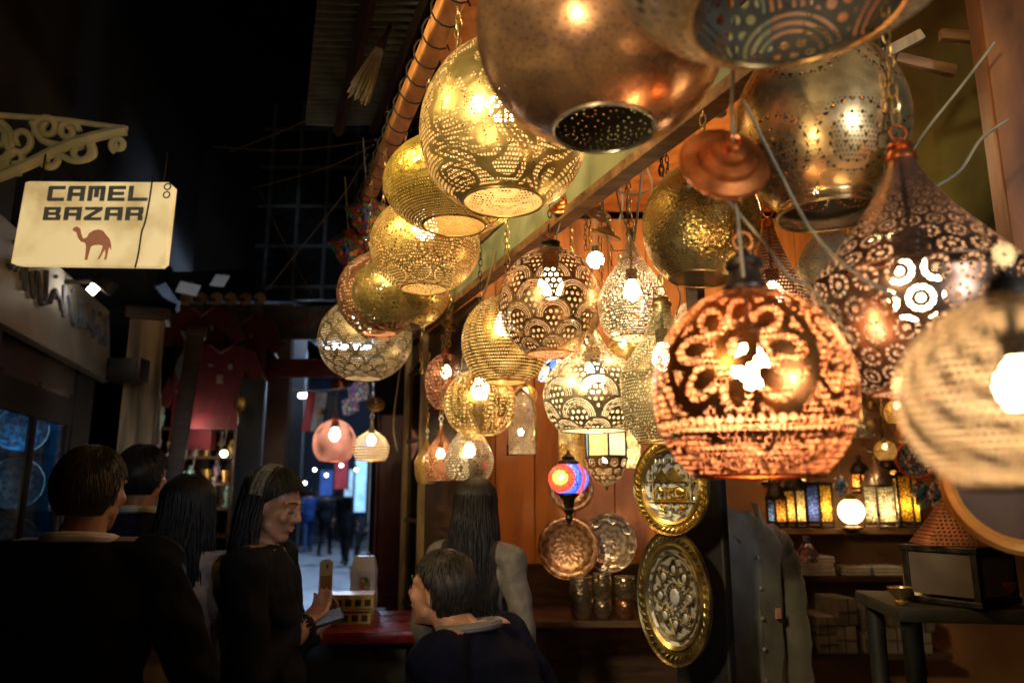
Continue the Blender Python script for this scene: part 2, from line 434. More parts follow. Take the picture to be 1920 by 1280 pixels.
lamp('gold globe with fan scale piercing and an unlit dark opening', 752, 550, 182, 611, 80, 3.0,
     pmat('gold_fan_sheet', (.86, .64, .2), (.5, .36, .1), p_scale(11, 90, 7, 60), .3, .8, 50, .2, .2), bulb=0, metal=brass(), chain=.62)
lamp('brown copper globe half hidden behind the unlit gold fan globe', 713, 552, 160, 625, 64, 3.16,
     pmat('brown_copper_sheet', (.62, .33, .16), (.3, .14, .07), p_vine(80, 10, 5, .2, r=.3), .34, .8, 50, .2), bulb=50, metal=coppr(), chain=.62)
lamp('dark bronze globe with overlapping scale leaves, farthest of the front row', 685, 636, 174, 709, 68, 3.42,
     pmat('dark_bronze_scales', (.50, .42, .26), (.26, .2, .11), p_scale(12, 110, 9, 62, lineonly=True, inner=.86), .36, .8, 50, .2), bulb=60, metal=steel(), chain=.62)
# --- second row in the shop front
lamp('dark copper globe with lit fan scales and a black cap, mid stall', 1033, 570, 192, 664, 92, 2.5,
     pmat('dark_copper_fans', BR, BR2, p_scale(8, 100, 9, 54, off=.15), .32, .85, 50, .15), bulb=70, metal=coppr(), cap='dark', chain=.5, rtop=.2)
lamp('shiny gold globe with fine horizontal slits, between two scale patterned lamps', 948, 640, 166, 717, 78, 2.9,
     pmat('gold_slit_sheet', (.90, .68, .2), (.55, .4, .09), p_lines(104, .8), .26, .85, 50, .15), bulb=45, metal=brass(), chain=.6)
lamp('small red copper globe with scales, tucked behind the gold slit globe', 836, 712, 78, 765, 40, 3.7,
     pmat('red_copper_scales', (.66, .27, .12), (.32, .12, .05), p_scale(8, 50, 6, 34), .35, .8, 50, .15), bulb=40, metal=coppr(), chain=.35)
lamp('gold globe with tall pointed oval cut outs edged in bright dots', 900, 757, 136, 815, 64, 3.35,
     pmat('gold_oval_sheet', (.92, .66, .18), (.55, .38, .08), p_mandorla(9, .185, 84), .3, .8, 50, .15), bulb=95, metal=brass(), chain=.4)
lamp('silver teardrop lamp with dotted swirls, left of the dimpled gold globe', 1186, 570, 130, 634, 82, 2.4,
     pmat('silver_drop_sheet', SIL, SIL2, p_circles(7, 84, 16), .3, .85, 40, .2), 'drop', bulb=60, metal=steel(), chain=.25)
lamp('silver squat onion lamp with fan scales and a long neck', 1112, 745, 186, 807, 120, 2.42,
     pmat('silver_fan_sheet', (.82, .73, .52), (.46, .38, .22), p_scale(7, 96, 10, 52, off=.1), .3, .8, 40, .15), 'squash', bulb=85, metal=steel(), chain=.3)
lamp('green tinted brass saucer lamp with tall funnel neck, behind the orange copper lamp', 1245, 702, 168, 829, 110, 1.95,
     pmat('green_brass_sheet', (.52, .46, .24), (.3, .27, .13), p_circles(9, 92, 16), .36, .75, 50, .15), 'saucer', bulb=40, metal=brass(), chain=.3)
lamp('dimpled gold globe with a wide dark opening, behind the copper ceiling cup', 1314, 420, 216, 523, 112, 1.72,
     pmat('dimpled_gold_sheet', (.90, .66, .22), (.52, .36, .1), p_plain(124, .2), .27, .85, 120, .35, .3), bulb=0, metal=brass(), chain=.4, tilt=(0, 4))
lamp('large smoky steel globe with medallion piercing and a flared mouth', 1537, 236, 306, 384, 160, 1.42,
     pmat('smoky_steel_sheet', (.95, .64, .27), (.52, .34, .15), p_arcs(6, 26, .13, .8, 120), .28, .85, 14, .35, .2), bulb=0, metal=brass(), chain=.35, collar=.09, dent=.01)
lamp('wide dark hat shaped lamp pierced with little flower rings', 1715, 530, 372, 736, 182, 1.2,
     pmat('dark_copper_flowers', (.42, .24, .15), (.17, .09, .055), p_rings(20), .3, .85, 40, .1), 'hat', bulb=60, metal=coppr(), chain=.5, bz=-.1)
lamp('orange copper globe with a looped petal flower and two dotted bands, lowest in front', 1410, 735, 368, 893, 232, 1.05,
     pmat('orange_copper_flower', (.84, .27, .06), (.50, .14, .03), p_hero(92, .432, .046), .27, .9, 40, .1), bulb=125, bcol=(1, .60, .28), metal=coppr(), cap='dark', caph=.46, chain=0, dent=.003, rtop=.2, bz=.25)
lamp('pale mesh globe close to the camera at the right edge, out of focus', 1916, 745, 428, 914, 232, .52,
     pmat('pale_mesh_sheet', (.92, .66, .34), (.62, .42, .18), p_lines(92, .95), .28, .78, 40, .12), bulb=48, bz=.1, cap='dark', metal=brass(), chain=0)
lamp('dull stand-in for a lamp reflected in the glass, behind the large smoky steel globe', 1560, 520, 124, 612, 80, 1.98,  # solid stand-in for a lamp's reflection in the window glass
     pmat('reflected_lamp_sheet', (.5, .44, .26), (.3, .26, .14), p_scale(7, 64, 8, 40), .4, .7, 40, .1), bulb=0, metal=brass(), chain=.3)
lamp('dark copper bell lamp with orange dots, behind the orange copper globe', 1452, 580, 150, 640, 90, 1.62,
     pmat('dark_copper_bell', (.4, .2, .1), (.2, .09, .04), p_plain(60, .27), .35, .8, 40, .1), 'bell', bulb=45, metal=coppr(), chain=.3, dent=.004)
# --- small drops low in the corner of the shop front
for lb, x, y, W, d, c, b_ in (('small pink copper drop lamp in the middle of a low trio', 826, 862, 62, 3.5, (COP, COP2), 30), ('small grey drop lamp with ring tracery, right end of a low trio', 880, 862, 92, 3.3, (SIL, SIL2), 22), ('small olive drop lamp, left end of a low trio', 800, 868, 46, 3.75, (GOLD, GOLD2), 8)):
    lamp(lb, x, y, W, y + 38, W * .62, d, pmat('drop_sheet_%d' % x, c[0], c[1], p_circles(6, 60, 14), .32, .8, 40, .15), 'drop', bulb=b_, metal=steel(), chain=.4)
# --- two lamps farther down the alley
lamp('pink frosted globe lamp hanging alone down the alley', 627, 830, 80, 864, 52, 5.6,
     pmat('pink_mesh_sheet', (.85, .42, .33), (.6, .28, .2), p_plain(70, .36), .45, .4, 60, .05), bulb=75, metal=coppr(), chain=.16, bcol=(1, .66, .45))
lamp('beige gourd lamp with dark flecks beside the pink globe', 696, 838, 68, 863, 50, 4.15,
     pmat('beige_gourd_sheet', (.72, .58, .38), (.45, .34, .2), p_lines(40, 1.), .5, .4, 60, .05), 'gourd', bulb=60, metal=brass(), chain=.2)
# --- turned cups at the ends of the flexes
def cup(label, px, py, r_px, d, m, tilt, cordtop, cordbot=None, name='ceiling_cup'):
    c = P(px, py, d); r = r_px * d / F; t = thing(name, label, 'lamp cup', c, (R_(tilt[0]), R_(tilt[1]), 0), 'turned metal ceiling cups on the lamp flexes')
    b = MB().lathe([(.006, r * .62), (r * .14, r * .6), (r * .16, r * .46), (r * .34, r * .42), (r * .40, r * .3), (r * .62, r * .26), (r * .68, r * .14), (r * .95, r * .06), (r, -.02 * r), (r * .96, -r * .1), (r * .5, -r * .04), (.006, 0)], 40)
    link('cup', b, m, t); MI = Euler((R_(tilt[0]), R_(tilt[1]), 0)).to_matrix().inverted()
    b = MB().torus((0, 0, r * .68), r * .12, r * .03, 14, 6); link('loop', b, m, t)
    f = MB()
    if cordtop: f.tube([Vector((0, 0, r * .6))] + [MI @ (P(*q) - c) for q in cordtop], .0028, 6)
    if cordbot: f.tube([Vector((0, 0, 0))] + [MI @ (P(*q) - c) for q in cordbot], .0028, 6)
    link('flex', f, flexm(), t); return t
cup('orange copper ceiling cup on the flex above the orange copper globe', 1358, 306, 86, 1.04, coppr(), (72, 12), [(1372, 200, 1.06), (1376, 95, 1.1), (1378, -30, 1.14)], [(1382, 400, 1.06), (1394, 520, 1.06)])
cup('small red copper cup above the pink globe in the alley', 637, 718, 17, 5.6, coppr(), (40, -10), [(633, 660, 5.6), (630, 560, 5.6)], [(632, 745, 5.6), (628, 762, 5.6)])
cup('small brass cup above the beige gourd lamp', 704, 758, 18, 4.15, brass(), (55, 20), [(692, 740, 4.15), (688, 690, 4.15), (686, 600, 4.15)], [(700, 775, 4.15), (697, 782, 4.15)])
cup('dark copper cup hanging over the black capped fan globe', 1060, 388, 32, 2.5, coppr(), (35, -15), [(1062, 360, 2.5), (1066, 280, 2.6)], [(1050, 420, 2.5), (1042, 450, 2.5)])
cup('pale steel cup hanging between the fan globe and the teardrop', 1122, 402, 26, 2.6, steel(), (45, 25), [(1128, 370, 2.6), (1130, 300, 2.6)], [(1130, 430, 2.6)])
cup('round brass bell cup below the pale steel cup', 1136, 440, 30, 2.45, brass(), (15, 20), [(1132, 400, 2.45), (1125, 330, 2.45)], [(1150, 470, 2.4), (1186, 470, 2.4)])
cup('brass cup catching light behind the copper ceiling cup', 1338, 205, 26, 1.9, brass(), (60, 20), [(1345, 150, 1.9), (1350, 60, 1.9)])
cup('small brass cup hanging above the low red copper globe', 842, 610, 18, 3.6, brass(), (30, 30), [(850, 560, 3.6), (846, 500, 3.6)], [(836, 655, 3.6)])
# stained glass and lantern pieces between the lamps
def mosaic_m(name, cols, scale, em, c0=None):
    m, nt, b, o = newmat(name); t = nt.nodes.new('ShaderNodeTexCoord')
    v = nt.nodes.new('ShaderNodeTexVoronoi'); v.inputs['Scale'].default_value = scale; nt.links.new(t.outputs['Object'], v.inputs['Vector'])
    v2 = nt.nodes.new('ShaderNodeTexVoronoi'); v2.feature = 'DISTANCE_TO_EDGE'; v2.inputs['Scale'].default_value = scale; nt.links.new(t.outputs['Object'], v2.inputs['Vector'])
    s = nt.nodes.new('ShaderNodeSeparateXYZ'); nt.links.new(t.outputs['Object'], s.inputs[0])
    if c0:                                        # big flower of concentric colours towards the front left
        dd = hyp(E(nt, s.outputs[0]) - c0[0], E(nt, s.outputs[2]) - c0[1]) / c0[2]; fac = dd
    else:
        sp = nt.nodes.new('ShaderNodeSeparateColor'); nt.links.new(v.outputs['Color'], sp.inputs[0]); fac = E(nt, sp.outputs[0])
    r = nt.nodes.new('ShaderNodeValToRGB'); r.color_ramp.interpolation = 'CONSTANT'
    for i, c in enumerate(cols):
        e = r.color_ramp.elements[i] if i < 2 else r.color_ramp.elements.new(i / len(cols))
        e.position = i / len(cols); e.color = c4(c)
    nt.links.new(fac.v, r.inputs[0])
    edge = E(nt, v2.outputs[0]) > .06
    mx = nt.nodes.new('ShaderNodeMix'); mx.data_type = 'RGBA'; nt.links.new(edge.v, mx.inputs[0]); mx.inputs[6].default_value = (.02, .015, .01, 1); nt.links.new(r.outputs[0], mx.inputs[7])
    nt.links.new(mx.outputs[2], b.inputs['Base Color']); nt.links.new(mx.outputs[2], b.inputs['Emission Color']); b.inputs['Emission Strength'].default_value = em
    b.inputs['Roughness'].default_value = .15; return m
c = P(1066, 897, 3.2); R = 38 * 3.2 / F
t = thing('mosaic_lamp', 'round mosaic glass lamp in red, yellow and blue on a dark turned foot', 'lamp', c)
link('mosaic_globe', MB().ball((0, 0, 0), (R, R, R * .8), 32, 20), mosaic_m('mosaic_glass', [(1, .75, .25), (1, .45, .06), (.9, .05, .02), (.8, .04, .02), (.05, .12, .9), (.03, .06, .8), (.8, .05, .03), (.05, .1, .85)], 75, 2.4, (-.040, .004, .125)), t)
link('cap', MB().lathe([(R * .5, R * .7), (R * .52, R * .82), (R * .3, R * .95), (R * .34, R * 1.05), (R * .12, R * 1.2), (.004, R * 1.4)], 24), dark_iron(), t)
link('foot', MB().lathe([(R * .5, -R * .7), (R * .5, -R * .8), (R * .3, -R * 1.0), (R * .22, -R * 1.4), (R * .3, -R * 1.5), (R * .14, -R * 1.75), (R * .2, -R * 1.9), (.004, -R * 2.2)], 24), dark_iron(), t)
c = P(1136, 846, 2.9); q = 2.9 / F
t = thing('pointed_lantern', 'hexagonal lantern with amber and teal glass and pierced pointed base', 'lantern', c)
hexp = lambda r, n=6, o=0: [(r * math.cos(2 * PI * i / n + o), r * math.sin(2 * PI * i / n + o)) for i in range(n)]
def hexwall(r0, z0, r1, z1, n=6, i0=0, i1=None, sh=.0):
    a = hexp(r0, n, PI / 6); b = hexp(r1, n, PI / 6); m = MB()
    for i in range(i0, n if i1 is None else i1):
        j = (i + 1) % n
        m.raw([(a[i][0], a[i][1], z0), (a[j][0], a[j][1], z0), (b[j][0], b[j][1], z1), (b[i][0], b[i][1], z1)], [(0, 1, 2, 3)])
    return m
cols = [(.95, .55, .15), (.95, .75, .4), (.35, .7, .65), (.95, .6, .2), (.85, .7, .35), (.3, .65, .7)]
for i in range(6): link('glass_panel', hexwall(38 * q, -8 * q, 40 * q, 46 * q, 6, i, i + 1), mat('stained_pane_%d' % i, cols[i], tuple(x * .6 for x in cols[i]), .2, 0, 20, 0, emit=1.1), t, smooth=False)
b = MB()
for r0, z0, r1, z1 in ((40, -8, 42, -12), (42, 46, 44, 50)):
    b.lathe([(r0 * q, z0 * q), (r1 * q, z1 * q), (r0 * q * .8, z1 * q)], 6, Matrix.Rotation(PI / 6, 4, 'Z'))
for x, y in hexp(40 * q, 6, PI / 6): b.tube([(x, y, -12 * q), (x, y, 50 * q)], .004, 5)
link('frame', b, dark_iron(), t)
lathe_uv('pierced_base', [(42 * q, -12 * q), (38 * q, -26 * q), (30 * q, -42 * q), (32 * q, -44 * q), (18 * q, -56 * q), (3 * q, -64 * q)], 42 * q, pmat('pierced_dark_base', BR, BR2, p_rings(11, .3, .16), .35, .8, 40, .1), t, 24, 0)
link('finial', MB().lathe([(3 * q, -62 * q), (4 * q, -66 * q), (1 * q, -72 * q)], 8), brass(), t)
link('bulb', MB().ball((0, 0, -14 * q), .014, 10, 8), bulb_mat(60.), t)
c = P(1045, 690, 3.3); q = 3.3 / F
t = thing('stained_glass_shade', 'small cone shade of white, red and blue stained glass behind the onion lamp', 'lamp shade', c)
link('glass_cone', MB().lathe([(10 * q, 26 * q), (26 * q, 6 * q), (38 * q, -22 * q)], 10, caps=False), mosaic_m('stained_cone', [(.9, .8, .6), (.9, .85, .7), (.1, .25, .8), (.8, .08, .04), (.9, .6, .15)], 30, 1.3), t, smooth=False)
link('cap', MB().lathe([(11 * q, 25 * q), (9 * q, 34 * q), (2 * q, 40 * q)], 10), brass(), t)
c = P(978, 792, 3.5); q = 3.5 / F
t = thing('arched_lantern', 'tall arched brass lantern with fretwork, behind the pointed oval globe', 'lantern', c)
arch = [(-26, -60), (26, -60), (26, 20), (20, 42), (8, 56), (0, 62), (-8, 56), (-20, 42), (-26, 20)]
link('frame', MB().tube([(x * q, 0, z * q) for x, z in arch], .008, 8, closed=True), brass(), t)
mfret = pmat('fret_panel', SIL, SIL2, lambda k: ((noise(k, 40., 0, 1.2) * 5).fr() - .5).ab() < .25, .35, .8, 40, .1)
o = link('fret_panel', MB().prism([(x * q * .95, z * q * .97) for x, z in arch], .006), mfret, t)
link('bulb', MB().ball((.0, .06, -.04), .016, 10, 8), bulb_mat(60.), t)

# small wares hanging deeper in the stall
q_ = 0
for px, py, W, d, kind, cc, b_, lb in ((1618, 800, 46, 3.4, 'drop', (SIL, SIL2), 0, 'small unlit tin drop lamp hanging over the left of the lantern shelf'), (1684, 770, 50, 3.3, 'gourd', (GOLD, GOLD2), 26, 'small lit brass gourd lamp behind the hat shaped lamp'), (1660, 845, 40, 3.6, 'globe', (GOLD, GOLD2), 20, 'tiny lit brass globe just above the white lanterns'), (1700, 812, 44, 3.7, 'bell', (COP, COP2), 0, 'tiny copper bell lamp above the yellow lantern'), (1352, 486, 60, 3.0, 'drop', (COP, COP2), 24, 'copper drop lamp deep behind the dimpled gold globe'), (1300, 600, 70, 3.1, 'globe', (SIL, SIL2), 28, 'grey tin globe deep behind the saucer lamp'), (1168, 655, 60, 3.2, 'gourd', (GOLD, GOLD2), 24, 'brass gourd lamp deep behind the squat onion lamp'), (1075, 610, 54, 3.5, 'drop', (SIL, SIL2), 18, 'tin drop lamp behind the dark fan globe'), (985, 742, 44, 3.6, 'globe', (GOLD, GOLD2), 18, 'small brass globe above the arched lantern')):
    q_ += 1
    lamp(lb, px, py, W, py + W * .42, W * .55, d, pmat('small_ware_%d' % q_, cc[0], cc[1], (p_circles(6, 50, 12), p_plain(44, .28), p_scale(7, 50, 6, 30))[q_ % 3], .32, .8, 40, .15), kind, bulb=b_, metal=steel() if cc[0] == SIL else brass(), chain=.3)
for px, py, w_, h_, d, lb in ((1072, 832, 46, 92, 3.6, 'gilt fretwork panel hanging left of the pointed lantern'), (1182, 836, 34, 80, 3.7, 'narrow gilt fretwork panel right of the pointed lantern')):
    c = P(px, py, d); q = d / F; t = thing('fretwork_panel', lb, 'panel', c, group='gilt fretwork panels')
    link('fretwork', MB().box((0, 0, 0), (w_ * q, .008, h_ * q)), pmat('gilt_fret', (.85, .55, .14), (.4, .25, .06), lambda k: ((noise(k, 30., 0, 1.4) * 6).fr() - .5).ab() < .2, .3, .8, 40, .1), t, smooth=False)
    link('frame', MB().tube([(-w_ * q / 2, 0, -h_ * q / 2), (w_ * q / 2, 0, -h_ * q / 2), (w_ * q / 2, 0, h_ * q / 2), (-w_ * q / 2, 0, h_ * q / 2)], .006, 6, closed=True), brass(), t)
# ================================================================ the stall on the right
LX = lambda y: .13 - .347 * (y - 1.15)           # line of the front row
wood_o = mat('orange_ply', (.62, .22, .045), (.28, .09, .02), .5, 0, 3.2, .3, (3, 3, .5), spec=.3, lo=.3, hi=.6)
wood_d = mat('dark_wood', (.07, .035, .018), (.03, .016, .009), .5, 0, 4, .25, (1, 1, 9))
wood_m = mat('worn_brown_wood', (.26, .13, .05), (.11, .055, .022), .6, 0, 5, .4, (1, 6, 6))
wood_y = mat('pale_batten', (.40, .27, .13), (.22, .14, .07), .6, 0, 5, .3, (6, 6, 1))
green_p = mat('green_beam_paint', (.30, .30, .16), (.16, .17, .09), .5, 0, 6, .3)
black_p = mat('black_board', (.012, .011, .010), (.006, .006, .006), .5, 0, 8, .1)
olive_p = mat('olive_board', (.085, .075, .022), (.022, .02, .008), .14, 0, 2.5, .15, spec=.6)
def wallbox(name, label, cat, x0, x1, y0, y1, z0, z1, m, kind=None):
    o = link(name, MB().box(((x0 + x1) / 2, (y0 + y1) / 2, (z0 + z1) / 2), (x1 - x0, y1 - y0, z1 - z0)), m, smooth=False)
    return setp(o, label, cat, kind=kind)
BW = 4.32                                        # back wall
b = MB().box((1.375, BW + .09, 1.62), (3.85, .05, 3.25))
for i in range(17): b.box((-.55 + .2265 * (i + .5), BW + .03 + .004 * (i % 3), 1.62), (.222, .06, 3.25), None, .004)
setp(link('back_wall', b, wood_o, smooth=False), 'orange boarded back wall of the lamp stall', 'wall')
wallbox('lower_wall_shade', 'dark sheet added over the lower stall back wall in place of shade', 'shade sheet', -.54, 3.28, BW - .04, BW - .004, 0, 1.22, wood_d)  # added dark sheet, puts shade into the colour of the lower wall
b = MB()
for i in range(9): b.box((1.6 - .02 * i, 1.35 + i * .34, 3.27), (3.6, .335, .03), None, .004)
setp(link('stall_ceiling', b, wood_o, smooth=False), 'orange boarded ceiling over the lamp stall', 'ceiling')
# hooked pole
a = Vector((LX(.5), .5, 3.07)); e = Vector((LX(4.1), 4.1, 3.15)); dv = (e - a).normalized()
t = thing('hooked_pole', 'long square orange wooden pole wound with wire hooks above the front lamps', 'pole', a)
rm = dv.to_track_quat('Y', 'Z').to_matrix(); Ln = (e - a).length
pm = mat('orange_pole', (.50, .22, .07), (.28, .11, .03), .5, 0, 7, .4, (4, 1, 4))
link('pole', MB().box((0, Ln / 2, 0), (.07, Ln, .07), None, .008).xf(rm.to_4x4()), pm, t, smooth=False)
b = MB(); y = .6
while y < Ln:
    pts = [rm @ Vector((.055 * math.cos(w) - .012 * (w / 6), y + .012 * w, .05 * math.sin(w) - .02)) for w in [k * .5 for k in range(0, 12)]]
    b.tube(pts, .0035, 5); y += .13
link('hook', b, dark_iron(), t)
# green fascia beam with brown trim
a = Vector((.55, 1.45, 2.60)); e = Vector((-.62, 4.40, 2.60)); L = (e - a).length; rm = (e - a).to_track_quat('Y', 'Z').to_matrix().to_4x4()
t = thing('fascia_beam', 'weathered green fascia beam with brown trim running behind the front lamps', 'beam', a)
link('board', MB().box((0, L / 2, 0), (.03, L, .15), None, .004).xf(rm), green_p, t, smooth=False)
b = MB().box((-.006, L / 2, -.095), (.055, L, .035), None, .004).box((0, L / 2, .09), (.05, L, .025), None, .004)
link('trim', b.xf(rm), wood_m, t, smooth=False)
# upper shutter wood behind the beam, far end of the shop front
fx = lambda y: .55 - (y - 1.45) * (1.17 / 2.95)
def frontrot(): return Euler((0, 0, math.atan2(1.17, 2.95)))
t = thing('stall_facade', 'dark panelled shop front under the green beam with pale upright battens', 'shop front', (fx(3.75), 3.75, 0), frontrot())
link('panel', MB().box((0.06, .2, 1.25), (.04, 1.25, 2.5), None, .004), wood_d, t, smooth=False)
for yy, zz in ((.80, 1.25), (.42, 1.25)): link('batten', MB().box((.025, yy, zz), (.03, .055, 2.48), None, .004), wood_y, t, smooth=False)
for zz in (.55, 1.0, 1.45, 1.9, 2.3): link('glazing_bar', MB().box((.03, .61, zz), (.02, .32, .022)), wood_d, t, smooth=False)
link('window_pane', MB().box((.034, .61, 1.5), (.006, .32, 1.7)), glassm('front_glass', (.5, .5, .45), .05, 1.5), t, smooth=False)
c = ground(738, 4.75)
t = thing('red_shutter', 'dark red painted shutter door folded open at the far end of the stall', 'shutter', (c.x, c.y, 0), (0, 0, R_(8)))
redp = mat('dark_red_paint', (.085, .006, .010), (.045, .003, .005), .35, 0, 3, .1, (8, 8, 1), spec=.5)
link('board', MB().box((0, 0, 1.05), (.20, .05, 2.1), None, .008), redp, t, smooth=False)
link('edge_strip', MB().box((-.108, -.005, 1.05), (.014, .07, 2.1), None, .003), mat('purple_edge', (.16, .05, .09), (.1, .03, .05), .3), t, smooth=False)
link('moulding', MB().box((.01, -.03, 1.55), (.13, .012, .7), None, .004).box((.01, -.03, .6), (.13, .012, .8), None, .004), redp, t, smooth=False)
# dark mount with the two brass plates
c = ground(1292, 2.46); mr = R_(-46)
t = thing('plate_stand', 'tall black display board carrying the two engraved brass trays', 'display board', (c.x, c.y, 0), (0, 0, mr))
link('board', MB().box((.0, .05, 1.05), (.20, .04, 2.1), None, .01), black_p, t, smooth=False)
link('post', MB().box((.0, .1, 1.3), (.05, .05, 2.6), None, .006), wood_d, t, smooth=False)
def plate(label, px, py, hpx, d, rz, m, mrim, kindp, wratio=1.0, name='brass_tray', rx=0):
    c = P(px, py, d); R = hpx / 2 * d / F
    t = thing(name, label, 'tray', c, (R_(rx), 0, rz), 'engraved metal trays shown upright')
    M = Matrix.Diagonal((wratio, 1, 1, 1)) @ Matrix.Rotation(PI / 2, 4, 'X')
    # local -Y faces the viewer
    link('dish', MB().lathe([(.001, .004), (R * .60, .004), (R * .66, .008), (R * .72, .016), (R * .73, .004), (R * .55, -.004), (.001, -.004)], 64, M), m, t)
    link('rim', MB().lathe([(R * .70, .014), (R * .76, .021), (R * .79, .015), (R * .88, .020), (R * .95, .018), (R * .985, .025), (R, .014), (R * .98, .004), (R * .7, .006)], 64, M, False), mrim, t)
    b = MB()
    for i in range(44):
        an = 2 * PI * i / 44; p = Vector((R * .91 * math.cos(an) * wratio, -.021, R * .91 * math.sin(an))); q = Vector((R * .84 * math.cos(an + .09) * wratio, -.021, R * .84 * math.sin(an + .09)))
        b.tube([p, (p + q) / 2 + Vector((0, -.004, 0)), q], R * .014, 5)
    link('rim_ornament', b, mrim, t)
    return t, R, wratio
def engr(name, c1, c2, n, rings, rough=.3):
    """engraved sheet: radial tracery worked into the metal"""
    m, nt, b, o = newmat(name); t = nt.nodes.new('ShaderNodeTexCoord'); s = nt.nodes.new('ShaderNodeSeparateXYZ'); nt.links.new(t.outputs['Object'], s.inputs[0])
    x = E(nt, s.outputs[0]); z = E(nt, s.outputs[2]); d = hyp(x, z); th = x.at2(z)
    a = (th * n + (d * rings * 1.3).sin() * .8).sin(); w = (d * rings + a * 1.3).sin()
    k = Co(); k.nt = nt; k.obj = t.outputs['Object']; nz = noise(k, 60, 3)
    f = w * .35 + .5 + (nz - .5) * .5
    nt.links.new(ramp(nt, f.v, c2, c1, .3, .6), b.inputs['Base Color']); b.inputs['Metallic'].default_value = .55; b.inputs['Roughness'].default_value = rough
    bumpto(nt, b, f.v, .4, .004); return m
yb = mat('polished_brass', (.80, .56, .16), (.48, .32, .08), .24, .92, 14, .08)
ob = mat('old_gold_rim', (.34, .24, .09), (.14, .10, .035), .32, .9, 14, .08)
gm = engr('grey_engraved', (.40, .40, .38), (.07, .065, .06), 12, 230, .45)
t, R, w = plate('round brass tray with raised pyramids and a reclining lion figure in panels', 1262, 912, 180, 2.35, mr, gm, yb, 'py', .92)
def fl(x, z, y=-.012): return Vector((x * R, y, z * R))
b = MB()
for x0, hh, ww in ((-.22, .26, .2), (.08, .30, .22)): b.prism([((x0 - ww) * R, .12 * R), ((x0 + ww) * R, .12 * R), (x0 * R, (.12 + hh) * R)], .008, Matrix.Translation((0, -.010, 0)))
link('pyramid_relief', b, yb, t)
b = MB().tube([fl(-.42, -.28), fl(-.40, -.1), fl(-.3, .0), fl(-.18, -.05), fl(-.14, -.2), fl(-.24, -.3), fl(-.42, -.28)], R * .022, 6)
b.tube([fl(-.14, -.08), fl(.1, -.04), fl(.28, -.0), fl(.36, -.14), fl(.34, -.26)], R * .035, 6).tube([fl(-.4, -.27), fl(0, -.27), fl(.42, -.27)], R * .035, 6).tube([fl(-.1, -.1), fl(.02, -.22), fl(.2, -.24)], R * .03, 6).ball(fl(-.26, -.08), (R * .07, .008, R * .09), 10, 6).ball(fl(.22, -.1), (R * .14, .008, R * .1), 10, 6)
link('lion_relief', b, yb, t)
b = MB().tube([fl(-.58, -.32), fl(.58, -.32)], R * .014, 5).tube([fl(-.62, .10), fl(.62, .10)], R * .014, 5).tube([fl(0, -.34), fl(.0, -.62)], R * .012, 5).tube([fl(-.46, -.3), fl(-.46, .45)], R * .012, 5).tube([fl(.46, -.3), fl(.46, .45)], R * .012, 5)
rnd = random.Random(3)
for sx in (-1, 1):
    for k in range(9): b.tube([fl(sx * .54, -.25 + k * .08), fl(sx * (.5 + .06 * rnd.random()), -.21 + k * .08)], R * .014, 4)
    for k in range(7): b.tube([fl(sx * .22 + rnd.uniform(-.12, .12), -.36 - .03 * k), fl(sx * .22 + rnd.uniform(-.1, .1), -.39 - .03 * k)], R * .018, 4)
for k in range(8): b.tube([fl(-.36 + k * .1, .5), fl(-.36 + k * .1 + rnd.uniform(-.02, .02), .58)], R * .012, 4)
link('panel_relief', b, yb, t)
t, R, w = plate('tall oval brass tray with an eight pointed star, below the pyramid tray', 1268, 1118, 246, 2.30, mr, engr('grey_star_ground', (.30, .28, .24), (.07, .06, .05), 16, 190, .45), ob, 'st', .66)
b = MB(); pts = []
for i in range(17):
    an = PI * i / 8; rr = .56 if i % 2 == 0 else .34
    pts.append(Vector((R * rr * math.sin(an) * w, -.011, R * rr * math.cos(an))))
b.tube(pts, R * .016, 5)
for i in range(8):
    an = PI * i / 4; o_ = Vector((R * .40 * math.sin(an) * w, -.011, R * .40 * math.cos(an)))
    b.torus(o_, R * .085, R * .012, 16, 5)
b.torus((0, -.011, 0), R * .62, R * .014, 48, 5, Matrix.Diagonal((w, 1, 1)))
b.torus((0, -.011, 0), R * .2, R * .012, 24, 5, Matrix.Diagonal((w, 1, 1)))
link('star_relief', b, ob, t)
b = MB()
for i in range(8):
    an = PI * i / 4; link('silver_inlay', MB().ball((R * .40 * math.sin(an) * w, -.008, R * .40 * math.cos(an)), (R * .05, .005, R * .07), 12, 6), mat('dull_inlay', (.34, .33, .32), (.2, .19, .19), .45, .4), t)
link('boss', MB().ball((0, -.008, 0), (R * .09, .006, R * .13), 16, 6), mat('dull_inlay', (.34, .33, .32)), t)
sil_e = engr('silver_engraved', (.58, .45, .34), (.30, .2, .13), 8, 190, .22); cop_e = engr('copper_engraved', (.42, .22, .11), (.2, .1, .05), 14, 150, .35)
t, R, w = plate('round silver tray with ring medallions leaning on the orange wall', 1143, 1016, 108, 3.75, R_(-20), sil_e, sil_e, 'm')
b = MB()
for i in range(8): an = PI * i / 4 + .2; b.torus((R * .80 * math.sin(an), -.022, R * .80 * math.cos(an)), R * .15, R * .02, 18, 5)
link('medallion', b, steel(), t)
plate('copper tray hung behind the mosaic lamp', 1072, 916, 84, 3.9, R_(-10), cop_e, cop_e, 'c')
plate('dim copper tray with a circle border, lower left of the silver tray', 1066, 1026, 116, 3.7, R_(-15), cop_e, cop_e, 'c')
